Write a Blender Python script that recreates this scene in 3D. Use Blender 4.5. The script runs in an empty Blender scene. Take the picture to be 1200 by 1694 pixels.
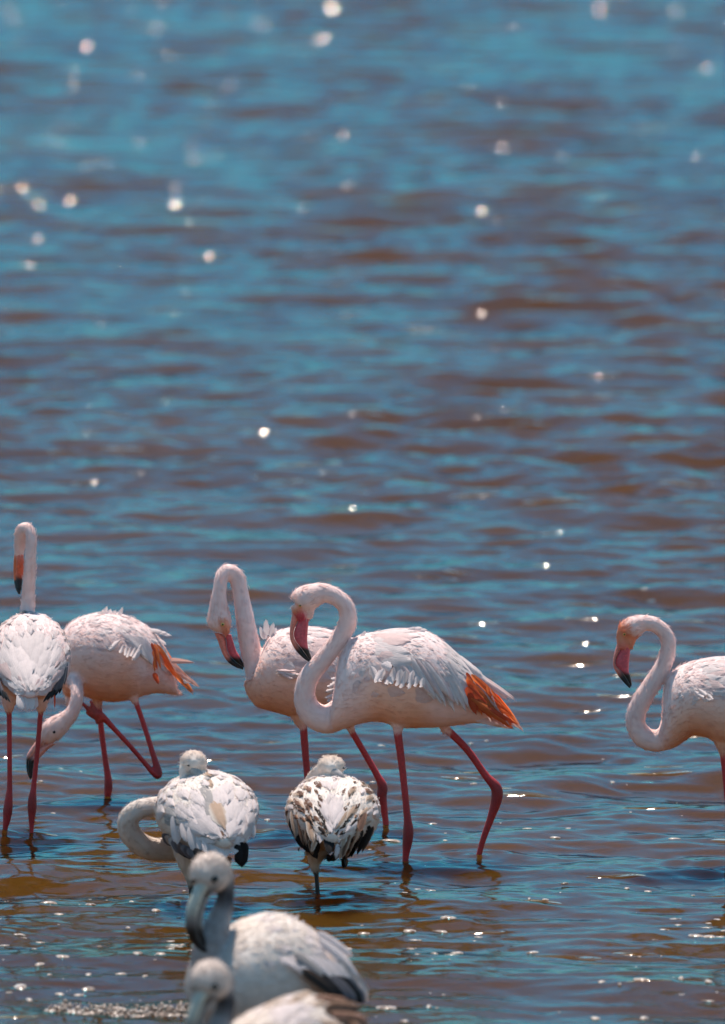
import bpy, bmesh, math, random
import numpy as np
from mathutils import Vector, Matrix, kdtree

rng = np.random.default_rng(7)
random.seed(7)
SC = bpy.context.scene
COL = SC.collection

# ---------------------------------------------------------------- camera
PW, PH = 1200.0, 1694.0          # photograph size in pixels
FPX = 16200.0                    # focal length in pixels (long telephoto)
HZ = -800.0                      # row of the (unseen) horizon
CAMH = 3.67                      # metres above the water
PITCH = math.atan((PH / 2 - HZ) / FPX)
cd = bpy.data.cameras.new('camera')
cam = bpy.data.objects.new('camera', cd)
COL.objects.link(cam)
cam.location = (0, 0, CAMH)
cam.rotation_euler = (math.pi / 2 - PITCH, 0, 0)
cd.sensor_fit = 'HORIZONTAL'
cd.sensor_width = 36.0
cd.lens = FPX / PW * 36.0
cd.clip_start = 0.5
cd.clip_end = 20000
cd.dof.use_dof = True
cd.dof.focus_distance = 26.9
cd.dof.aperture_fstop = 6.2
cd.dof.aperture_blades = 0
SC.camera = cam

# ---------------------------------------------------------------- sky and sun
SUN_EL = math.radians(69)
SUN_AZ = math.radians(-8)       # from straight ahead (+Y); negative is to the left
world = bpy.data.worlds.new('World')
SC.world = world
world.use_nodes = True
wn, wl = world.node_tree.nodes, world.node_tree.links
wn.clear()
wo = wn.new('ShaderNodeOutputWorld')
wb = wn.new('ShaderNodeBackground')
sky = wn.new('ShaderNodeTexSky')
sky.sky_type = 'NISHITA'
sky.sun_disc = False
sky.sun_elevation = SUN_EL
sky.sun_rotation = SUN_AZ
sky.altitude = 0
sky.air_density = 1.0
sky.dust_density = 0.0
sky.ozone_density = 4.0
wb.inputs['Strength'].default_value = 0.10
sat = wn.new('ShaderNodeHueSaturation')          # the photograph's teal grade, the same over the whole sky
sat.inputs['Saturation'].default_value = 1.1
sat.inputs['Hue'].default_value = 0.478
wl.new(sky.outputs[0], sat.inputs['Color'])
wl.new(sat.outputs[0], wb.inputs['Color'])
wl.new(wb.outputs[0], wo.inputs['Surface'])

sd = bpy.data.lights.new('sun', 'SUN')
sun = bpy.data.objects.new('sun', sd)
COL.objects.link(sun)
sd.energy = 4.2
sd.angle = math.radians(0.53)
sd.color = (1.0, 0.88, 0.77)
to_sun = Vector((math.sin(SUN_AZ) * math.cos(SUN_EL), math.cos(SUN_AZ) * math.cos(SUN_EL), math.sin(SUN_EL)))
sun.rotation_euler = (-to_sun).to_track_quat('-Z', 'Y').to_euler()
sun.location = to_sun * 60

vs = SC.view_settings
vs.view_transform = 'Standard'
vs.look = 'None'
vs.exposure = 0.52
vs.gamma = 1.0
vs.use_curve_mapping = False
SC.render.engine = 'CYCLES'
SC.cycles.use_denoising = True
SC.cycles.max_bounces = 8
SC.cycles.sample_clamp_indirect = 6.0
SC.cycles.caustics_reflective = False
SC.cycles.caustics_refractive = False

# ---------------------------------------------------------------- pixel helpers
CP, SP = math.cos(PITCH), math.sin(PITCH)

def ray(px, py):
    x = (px - PW / 2) / FPX
    y = (PH / 2 - py) / FPX
    return Vector((x, CP + y * SP, -SP + y * CP))      # camera looks along +Y, pitched down

def at(px, py, Y):
    d = ray(px, py)
    t = Y / d.y
    return Vector((d.x * t, Y, CAMH + d.z * t))

def depth_of(py):                                      # distance of the water seen on that row
    d = ray(600, py)
    return d.y * CAMH / -d.z

def scale_at(Y):                                       # pixels per metre
    return FPX / Y

# ---------------------------------------------------------------- materials
def nodes(name):
    m = bpy.data.materials.new(name)
    m.use_nodes = True
    nt = m.node_tree
    return m, nt.nodes, nt.links, nt.nodes['Principled BSDF'], nt.nodes['Material Output']

def feathery(name, colour=None, attr=False, transl=0.3, vary=0.10, edge=None, shaft=None, rough=0.75, barb=True):
    """soft feather shader: diffuse vane with some light passing through"""
    m, n, l, p, out = nodes(name)
    if attr:
        a = n.new('ShaderNodeAttribute'); a.attribute_name = 'col'
        base = a.outputs['Color']
    else:
        r = n.new('ShaderNodeRGB'); r.outputs[0].default_value = (*colour, 1)
        base = r.outputs[0]
    geo = n.new('ShaderNodeNewGeometry')
    if not attr:
        uv = n.new('ShaderNodeUVMap'); uv.uv_map = 'UVMap'
        sep = n.new('ShaderNodeSeparateXYZ'); l.new(uv.outputs[0], sep.inputs[0])
        ab = n.new('ShaderNodeMath'); ab.operation = 'ABSOLUTE'; l.new(sep.outputs['Y'], ab.inputs[0])
        if edge is not None:
            rp = n.new('ShaderNodeValToRGB'); rp.color_ramp.elements[0].position = 0.45; rp.color_ramp.elements[1].position = 0.85
            l.new(ab.outputs[0], rp.inputs[0])
            mx = n.new('ShaderNodeMixRGB'); mx.inputs[2].default_value = (*edge, 1)
            l.new(rp.outputs[0], mx.inputs[0]); l.new(base, mx.inputs[1]); base = mx.outputs[0]
        if shaft is not None:
            rp = n.new('ShaderNodeValToRGB'); rp.color_ramp.elements[0].position = 0.04; rp.color_ramp.elements[1].position = 0.14
            rp.color_ramp.elements[0].color = (1, 1, 1, 1); rp.color_ramp.elements[1].color = (0, 0, 0, 1)
            l.new(ab.outputs[0], rp.inputs[0])
            mx = n.new('ShaderNodeMixRGB'); mx.inputs[2].default_value = (*shaft, 1)
            l.new(rp.outputs[0], mx.inputs[0]); l.new(base, mx.inputs[1]); base = mx.outputs[0]
        oi = n.new('ShaderNodeObjectInfo')
        mr = n.new('ShaderNodeMapRange'); mr.inputs['To Min'].default_value = 1 - vary; mr.inputs['To Max'].default_value = 1 + vary * 0.4
        l.new(oi.outputs['Random'], mr.inputs['Value'])
        hm = n.new('ShaderNodeMixRGB'); hm.blend_type = 'MULTIPLY'; hm.inputs[0].default_value = 1
        l.new(base, hm.inputs[1]); l.new(mr.outputs[0], hm.inputs[2]); base = hm.outputs[0]
    ns = n.new('ShaderNodeTexNoise'); ns.inputs['Scale'].default_value = 38 if attr else 70; ns.inputs['Detail'].default_value = 5
    l.new(geo.outputs['Position'], ns.inputs['Vector'])
    mr2 = n.new('ShaderNodeMapRange'); mr2.inputs['From Min'].default_value = 0.3; mr2.inputs['From Max'].default_value = 0.7
    mr2.inputs['To Min'].default_value = 0.93; mr2.inputs['To Max'].default_value = 1.03
    l.new(ns.outputs[0], mr2.inputs['Value'])
    mm = n.new('ShaderNodeMixRGB'); mm.blend_type = 'MULTIPLY'; mm.inputs[0].default_value = 1
    l.new(base, mm.inputs[1]); l.new(mr2.outputs[0], mm.inputs[2]); base = mm.outputs[0]
    l.new(base, p.inputs['Base Color'])
    p.inputs['Roughness'].default_value = rough
    p.inputs['Specular IOR Level'].default_value = 0.15
    bp = n.new('ShaderNodeBump'); bp.inputs['Strength'].default_value = 0.35; bp.inputs['Distance'].default_value = 0.004
    if attr:
        n2 = n.new('ShaderNodeTexNoise'); n2.inputs['Scale'].default_value = 160; n2.inputs['Detail'].default_value = 4
        l.new(geo.outputs['Position'], n2.inputs['Vector']); l.new(n2.outputs[0], bp.inputs['Height'])
        bp.inputs['Distance'].default_value = 0.0015
    else:
        wv = n.new('ShaderNodeTexNoise'); wv.inputs['Scale'].default_value = 1.0; wv.inputs['Detail'].default_value = 3
        mp = n.new('ShaderNodeMapping'); mp.inputs['Scale'].default_value = (3, 14, 1)
        l.new(uv.outputs[0], mp.inputs[0]); l.new(mp.outputs[0], wv.inputs['Vector']); l.new(wv.outputs[0], bp.inputs['Height'])
        bp.inputs['Distance'].default_value = 0.01
    l.new(bp.outputs[0], p.inputs['Normal'])
    if transl > 0:
        t = n.new('ShaderNodeBsdfTranslucent'); l.new(base, t.inputs[0])
        mix = n.new('ShaderNodeMixShader'); mix.inputs[0].default_value = transl
        l.new(p.outputs[0], mix.inputs[1]); l.new(t.outputs[0], mix.inputs[2]); l.new(mix.outputs[0], out.inputs['Surface'])
    return m

MT = {}
MT['plumage'] = feathery('plumage', attr=True, transl=0.0)
MT['down'] = feathery('down', attr=True, transl=0.15)
WHITE = (0.86, 0.80, 0.77)
MT['white'] = feathery('feather_white', (0.91, 0.80, 0.78))
MT['blush'] = feathery('feather_blush', (0.90, 0.69, 0.66))
MT['rose'] = feathery('feather_rose', (0.84, 0.50, 0.42))
MT['orange'] = feathery('feather_orange', (0.97, 0.29, 0.10), vary=0.2, transl=0.55)
MT['crimson'] = feathery('feather_crimson', (0.86, 0.16, 0.07), vary=0.3, transl=0.5)
MT['black'] = feathery('feather_black', (0.018, 0.016, 0.018), vary=0.3, transl=0.05)
MT['slate'] = feathery('feather_slate', (0.16, 0.15, 0.17), vary=0.3, transl=0.15)
MT['grey'] = feathery('feather_grey', (0.52, 0.48, 0.47), vary=0.2)
MT['brown'] = feathery('feather_brown', (0.24, 0.12, 0.075), vary=0.35, edge=(0.62, 0.42, 0.30), shaft=(0.05, 0.03, 0.02), transl=0.2)
MT['tan'] = feathery('feather_tan', (0.60, 0.42, 0.31), vary=0.25, edge=(0.80, 0.70, 0.62), transl=0.25)
MT['umber'] = feathery('feather_umber', (0.20, 0.105, 0.075), vary=0.3, edge=(0.34, 0.19, 0.13), transl=0.1)
MT['dusk'] = feathery('feather_dusk', (0.035, 0.028, 0.026), vary=0.4, edge=(0.25, 0.13, 0.08), transl=0.1)

def glossy_attr(name, rough, bumps):
    m, n, l, p, out = nodes(name)
    a = n.new('ShaderNodeAttribute'); a.attribute_name = 'col'
    geo = n.new('ShaderNodeNewGeometry')
    ns = n.new('ShaderNodeTexNoise'); ns.inputs['Scale'].default_value = bumps; ns.inputs['Detail'].default_value = 4
    l.new(geo.outputs['Position'], ns.inputs['Vector'])
    mr = n.new('ShaderNodeMapRange'); mr.inputs['From Min'].default_value = 0.3; mr.inputs['From Max'].default_value = 0.7
    mr.inputs['To Min'].default_value = 0.7; mr.inputs['To Max'].default_value = 1.1
    l.new(ns.outputs[0], mr.inputs['Value'])
    mm = n.new('ShaderNodeMixRGB'); mm.blend_type = 'MULTIPLY'; mm.inputs[0].default_value = 1
    l.new(a.outputs['Color'], mm.inputs[1]); l.new(mr.outputs[0], mm.inputs[2])
    l.new(mm.outputs[0], p.inputs['Base Color'])
    p.inputs['Roughness'].default_value = rough
    bp = n.new('ShaderNodeBump'); bp.inputs['Strength'].default_value = 0.4; bp.inputs['Distance'].default_value = 0.002
    l.new(ns.outputs[0], bp.inputs['Height']); l.new(bp.outputs[0], p.inputs['Normal'])
    return m
MT['leg'] = glossy_attr('scaly_skin', 0.55, 220)
MT['bill'] = glossy_attr('bill_horn', 0.5, 150)
m, n, l, p, o = nodes('eye_glass'); p.inputs['Base Color'].default_value = (0.01, 0.008, 0.006, 1); p.inputs['Roughness'].default_value = 0.1; MT['pupil'] = m
m, n, l, p, o = nodes('eye_iris'); p.inputs['Base Color'].default_value = (0.75, 0.5, 0.12, 1); p.inputs['Roughness'].default_value = 0.25; MT['iris'] = m

# ---------------------------------------------------------------- water surface
YF = depth_of(1400)
waves = []
for i in range(90):
    lam = 0.09 * (1.35 / 0.09) ** rng.random()
    th = rng.normal(0, 0.80)
    k = 2 * math.pi / lam
    kx, ky = k * math.sin(th), -k * math.cos(th)
    waves.append((lam, kx, ky, rng.random() * 6.283, 0.0024 * lam ** 0.88 * (0.5 + rng.random())))
RINGS = []                       # (x, y, strength) where legs stand in the water

def wave_z(x, y, cell=0.0):
    x = np.asarray(x, float); y = np.asarray(y, float)
    z = np.zeros(np.broadcast(x, y).shape)
    grow = np.clip((y - 20.0) / 18.0, 0, 1)
    amp_short = 0.45 + 0.80 * grow
    amp_long = 0.50 + 0.65 * grow
    patch = 1.0 + 0.35 * np.sin(x * 0.9 + y * 0.31 + 1.0) * np.sin(y * 0.23 - x * 0.4)
    for lam, kx, ky, ph, a in waves:
        w = np.clip((lam / np.maximum(cell, 1e-6) - 2.5) / 3.0, 0, 1) if np.ndim(cell) else 1.0
        p = kx * x + ky * y + ph
        s = np.sin(p)
        z += w * a * (amp_short if lam < 0.5 else amp_long) * (s - 0.30 * np.sin(2 * p) + 0.06 * np.sin(3 * p))
    z *= patch
    for rx, ry, rs in RINGS:
        r = np.sqrt((x - rx) ** 2 + ((y - ry)) ** 2)
        m_ = r < 0.8
        if np.any(m_):
            z = z + np.where(m_, rs * 0.0030 * np.cos(r * 62.0) * np.exp(-r / 0.20), 0)
    return z

def build_water():
    ys = list(np.geomspace(2.0, 19.0, 25)[:-1])
    Y = 19.0
    while Y < 110:
        ys.append(Y); Y += min(0.018 * (Y / 27) ** 2, 0.085)
    ys += list(np.geomspace(110, 9000, 60))
    ys = np.array(ys)
    uf = np.linspace(-1, 1, 381)
    uo = 1 + np.geomspace(0.03, 60, 26)
    u = np.concatenate([-uo[::-1], uf, uo])
    sc_ = np.maximum(ys, 19.0) * 0.088
    X = sc_[:, None] * u[None, :]
    Yg = np.repeat(ys[:, None], len(u), 1)
    dys = np.gradient(ys)
    dus = np.gradient(u)
    cell = np.maximum(dys[:, None] * 0.8, sc_[:, None] * dus[None, :])
    Z = wave_z(X, Yg, cell)
    R, C = X.shape
    co = np.stack([X, Yg, Z], -1).reshape(-1, 3)
    idx = np.arange(R * C).reshape(R, C)
    f = np.stack([idx[:-1, :-1], idx[:-1, 1:], idx[1:, 1:], idx[1:, :-1]], -1).reshape(-1, 4)
    me = bpy.data.meshes.new('water')
    me.vertices.add(len(co)); me.vertices.foreach_set('co', co.ravel())
    me.loops.add(f.size); me.loops.foreach_set('vertex_index', f.ravel().astype(np.int32))
    me.polygons.add(len(f)); me.polygons.foreach_set('loop_start', np.arange(0, f.size, 4, dtype=np.int32))
    me.polygons.foreach_set('use_smooth', np.ones(len(f), bool))
    me.update(calc_edges=True); me.validate()
    o = bpy.data.objects.new('water', me); COL.objects.link(o)
    o['kind'] = 'structure'; o['label'] = 'rippled blue and muddy brown shallow lagoon water'
    m, n, l, p, out = nodes('lagoon_water')
    geo = n.new('ShaderNodeNewGeometry')
    silt = n.new('ShaderNodeTexNoise'); silt.inputs['Scale'].default_value = 0.8; silt.inputs['Detail'].default_value = 4
    l.new(geo.outputs['Position'], silt.inputs['Vector'])
    rp = n.new('ShaderNodeValToRGB')
    rp.color_ramp.elements[0].position = 0.3; rp.color_ramp.elements[0].color = (0.064, 0.0275, 0.0045, 1)
    rp.color_ramp.elements[1].position = 0.7; rp.color_ramp.elements[1].color = (0.085, 0.038, 0.0070, 1)
    l.new(silt.outputs[0], rp.inputs[0]); l.new(rp.outputs[0], p.inputs['Base Color'])
    p.inputs['Roughness'].default_value = 0.07
    p.subsurface_method = 'BURLEY' if hasattr(p, 'subsurface_method') else 'BURLEY'
    p.inputs['Subsurface Weight'].default_value = 1.0
    p.inputs['Subsurface Radius'].default_value = (1.0, 0.55, 0.4)
    p.inputs['Subsurface Scale'].default_value = 0.5
    p.inputs['IOR'].default_value = 1.36
    p.inputs['Specular IOR Level'].default_value = 0.0
    prev = None
    for scl, dist, st in ((3.6, 0.022, 0.5), (9.0, 0.006, 0.5), (26.0, 0.0022, 0.5), (70.0, 0.0009, 0.5)):
        ns = n.new('ShaderNodeTexNoise'); ns.inputs['Scale'].default_value = scl; ns.inputs['Detail'].default_value = 2
        mp = n.new('ShaderNodeMapping'); mp.inputs['Scale'].default_value = (0.75, 1.0, 1.0)
        l.new(geo.outputs['Position'], mp.inputs[0]); l.new(mp.outputs[0], ns.inputs['Vector'])
        bp = n.new('ShaderNodeBump'); bp.inputs['Strength'].default_value = st; bp.inputs['Distance'].default_value = dist
        l.new(ns.outputs[0], bp.inputs['Height'])
        if prev: l.new(prev.outputs[0], bp.inputs['Normal'])
        prev = bp
    # scattered little wavelets added to make sun glints: short cones a few centimetres high that catch the sun
    cluster = n.new('ShaderNodeTexNoise'); cluster.inputs['Scale'].default_value = 0.55; cluster.inputs['Detail'].default_value = 2
    l.new(geo.outputs['Position'], cluster.inputs['Vector'])
    gm = n.new('ShaderNodeMapRange'); gm.inputs['From Min'].default_value = 0.42; gm.inputs['From Max'].default_value = 0.60
    gm.inputs['To Min'].default_value = 1.0; gm.inputs['To Max'].default_value = 0.0
    l.new(cluster.outputs[0], gm.inputs['Value'])
    glint_mask = None
    for scl, rad, thr in ((2.6, 0.075, 0.05), (4.6, 0.080, 0.05)):
        vo = n.new('ShaderNodeTexVoronoi'); vo.voronoi_dimensions = '2D'; vo.inputs['Scale'].default_value = scl; vo.inputs['Randomness'].default_value = 1.0
        vm = n.new('ShaderNodeMapping'); vm.inputs['Scale'].default_value = (0.3, 1.0, 1.0); l.new(geo.outputs['Position'], vm.inputs[0])
        l.new(vm.outputs[0], vo.inputs['Vector'])
        cone = n.new('ShaderNodeMapRange'); cone.inputs['From Min'].default_value = 0.0; cone.inputs['From Max'].default_value = rad * 1.0
        cone.inputs['To Min'].default_value = 1.0; cone.inputs['To Max'].default_value = 0.0
        l.new(vo.outputs['Distance'], cone.inputs['Value'])
        sp = n.new('ShaderNodeSeparateColor'); l.new(vo.outputs['Color'], sp.inputs[0])
        on = n.new('ShaderNodeMath'); on.operation = 'GREATER_THAN'; l.new(sp.outputs[0], on.inputs[0])
        ga = n.new('ShaderNodeMath'); ga.operation = 'ADD'; ga.inputs[1].default_value = thr; l.new(gm.outputs[0], ga.inputs[0]); l.new(ga.outputs[0], on.inputs[1])
        st = n.new('ShaderNodeMapRange'); st.inputs['To Min'].default_value = 0.82; st.inputs['To Max'].default_value = 1.22; l.new(sp.outputs[1], st.inputs['Value'])
        m1 = n.new('ShaderNodeMath'); m1.operation = 'MULTIPLY'; l.new(cone.outputs[0], m1.inputs[0]); l.new(on.outputs[0], m1.inputs[1])
        m2 = n.new('ShaderNodeMath'); m2.operation = 'MULTIPLY'; l.new(m1.outputs[0], m2.inputs[0]); l.new(st.outputs[0], m2.inputs[1])
        bp = n.new('ShaderNodeBump'); bp.inputs['Strength'].default_value = 1.0; bp.inputs['Distance'].default_value = 0.56 * rad / scl
        l.new(m2.outputs[0], bp.inputs['Height']); l.new(prev.outputs[0], bp.inputs['Normal']); prev = bp
        cp = n.new('ShaderNodeMath'); cp.operation = 'GREATER_THAN'; cp.inputs[1].default_value = 0.0; l.new(m1.outputs[0], cp.inputs[0])
        if glint_mask is None: glint_mask = cp
        else:
            mxm = n.new('ShaderNodeMath'); mxm.operation = 'MAXIMUM'; l.new(glint_mask.outputs[0], mxm.inputs[0]); l.new(cp.outputs[0], mxm.inputs[1]); glint_mask = mxm
    l.new(prev.outputs[0], p.inputs['Normal'])
    # the turbid brown body of the water under a mirror film that follows Fresnel
    fr = n.new('ShaderNodeFresnel'); fr.inputs['IOR'].default_value = 1.36; l.new(prev.outputs[0], fr.inputs['Normal'])
    gl = n.new('ShaderNodeBsdfGlossy'); gl.inputs['Roughness'].default_value = 0.07; gl.inputs['Color'].default_value = (0.115, 0.45, 0.585, 1)
    l.new(prev.outputs[0], gl.inputs['Normal'])
    tint = n.new('ShaderNodeMixRGB'); tint.inputs[1].default_value = gl.inputs['Color'].default_value[:]; tint.inputs[2].default_value = (0.95, 0.86, 0.78, 1)  # paler reflection colour painted on the cones so sun glints stay warm
    l.new(glint_mask.outputs[0], tint.inputs[0]); l.new(tint.outputs[0], gl.inputs['Color'])
    mix = n.new('ShaderNodeMixShader'); l.new(fr.outputs[0], mix.inputs[0]); l.new(p.outputs[0], mix.inputs[1]); l.new(gl.outputs[0], mix.inputs[2])
    l.new(mix.outputs[0], out.inputs['Surface'])
    me.materials.append(m)
    return o

# ---------------------------------------------------------------- lofts
def catmull(pts, n):
    """pts (K,D) -> (n,D) smooth interpolation"""
    P = np.asarray(pts, float); K = len(P)
    ext = np.vstack([2 * P[0] - P[1], P, 2 * P[-1] - P[-2]])
    t = np.linspace(0, K - 1, n)
    i = np.minimum(t.astype(int), K - 2); f = (t - i)[:, None]
    p0, p1, p2, p3 = ext[i], ext[i + 1], ext[i + 2], ext[i + 3]
    return 0.5 * (2 * p1 + (p2 - p0) * f + (2 * p0 - 5 * p1 + 4 * p2 - p3) * f ** 2 + (3 * p1 - p0 - 3 * p2 + p3) * f ** 3)

class Loft:
    """rings c + cos(t) a + sin(t) b, with a colour for the a side and one for the -a side"""
    def __init__(self, c, a, b, ct, cb, n=None, kind=0, seg=24):
        K = len(c); n = n or K * 5
        D = np.hstack([np.asarray(v, float) for v in (c, a, b, ct, cb)])
        E = catmull(D, n)
        E[:, 9:] = np.clip(E[:, 9:], 0.003, 0.95)
        self.c, self.a, self.b, self.ct, self.cb = E[:, 0:3], E[:, 3:6], E[:, 6:9], E[:, 9:12], E[:, 12:15]
        self.n, self.seg, self.kind = n, seg, kind
        t = np.linspace(0, 2 * math.pi, seg, endpoint=False)
        self.co = (self.c[:, None] + np.cos(t)[None, :, None] * self.a[:, None] + np.sin(t)[None, :, None] * self.b[:, None])
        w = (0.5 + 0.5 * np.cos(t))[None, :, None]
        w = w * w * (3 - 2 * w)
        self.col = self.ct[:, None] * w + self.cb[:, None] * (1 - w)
        fl = np.gradient(self.co, axis=0)
        self.flow = fl / np.maximum(np.linalg.norm(fl, axis=2, keepdims=True), 1e-9)

    def mesh(self, base):
        n, s = self.n, self.seg
        co = self.co.reshape(-1, 3)
        ends = np.array([self.c[0], self.c[-1]])
        vs_ = np.vstack([co, ends])
        f = []
        for i in range(n - 1):
            for j in range(s):
                k = (j + 1) % s
                f.append((base + i * s + j, base + i * s + k, base + (i + 1) * s + k, base + (i + 1) * s + j))
        e0, e1 = base + n * s, base + n * s + 1
        for j in range(s):
            k = (j + 1) % s
            f.append((e0, base + k, base + j))
            f.append((e1, base + (n - 1) * s + j, base + (n - 1) * s + k))
        return vs_, f

    def ev(self, u, th):
        def samp(A):
            x = min(max(u, 0), 1) * (self.n - 1); i = min(int(x), self.n - 2); f = x - i
            return A[i] * (1 - f) + A[i + 1] * f
        def pt(uu):
            x = min(max(uu, 0), 1) * (self.n - 1); i = min(int(x), self.n - 2); f = x - i
            g = lambda A: A[i] * (1 - f) + A[i + 1] * f
            return g(self.c) + math.cos(th) * g(self.a) + math.sin(th) * g(self.b)
        p_ = pt(u)
        tu = pt(u + 0.02) - pt(u - 0.02)
        tt = -math.sin(th) * samp(self.a) + math.cos(th) * samp(self.b)
        nn = np.cross(tu, tt)
        if np.dot(nn, p_ - samp(self.c)) < 0: nn = -nn
        return Vector(p_), Vector(tu).normalized(), Vector(tt).normalized(), Vector(nn).normalized()

# ---------------------------------------------------------------- feather templates
def feather_mesh(name, tip, camber, bend, ragged, seed):
    r = np.random.default_rng(seed)
    N, Mh = 8, 2
    vs_, uv, f = [], [], []
    for i in range(N + 1):
        t = i / N
        base = min(1.0, (t / 0.22)) ** 0.7
        end = (max(0.0, 1 - max(0, (t - tip) / (1 - tip)) ** 2)) ** 0.5 if t > tip else 1.0
        w = (0.18 + 0.82 * base) * end * (0.9 + 0.1 * math.sin(t * 3))
        for j in range(-Mh, Mh + 1):
            v = j / Mh
            rg = 1 + (ragged * r.normal() if abs(j) == Mh else 0)
            x = t - 0.05 * abs(v) * (1 if t > 0.1 else 0) + (ragged * 0.25 * r.normal() if t > 0.6 and j else 0)
            y = 0.5 * w * v * rg
            z = -camber * v * v * w + bend * 4 * t * (1 - t)
            vs_.append((x, y, z)); uv.append((t, v))
    W_ = 2 * Mh + 1
    for i in range(N):
        for j in range(W_ - 1):
            f.append((i * W_ + j, (i + 1) * W_ + j, (i + 1) * W_ + j + 1, i * W_ + j + 1))
    me = bpy.data.meshes.new(name)
    me.from_pydata(vs_, [], f)
    ul = me.uv_layers.new(name='UVMap')
    for lp in me.loops: ul.data[lp.index].uv = uv[lp.vertex_index]
    for pl in me.polygons: pl.use_smooth = True
    return me
FT = {}
def feather_data(shape, mat):
    key = (shape, mat)
    if key not in FT:
        kind, k = shape
        pr = {'round': (0.45, 0.03, 0.055, 0.07), 'long': (0.70, 0.04, 0.05, 0.03), 'point': (0.25, 0.04, 0.03, 0.05),
              'fluff': (0.35, 0.12, -0.12, 0.16)}[kind]
        me = feather_mesh('feather', *pr, seed=k * 17 + len(kind))
        me.materials.append(MT[mat])
        FT[key] = me
    return FT[key]

# ---------------------------------------------------------------- bird
def lerp(a, b, t): return tuple(np.asarray(a) * (1 - t) + np.asarray(b) * t)

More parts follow.
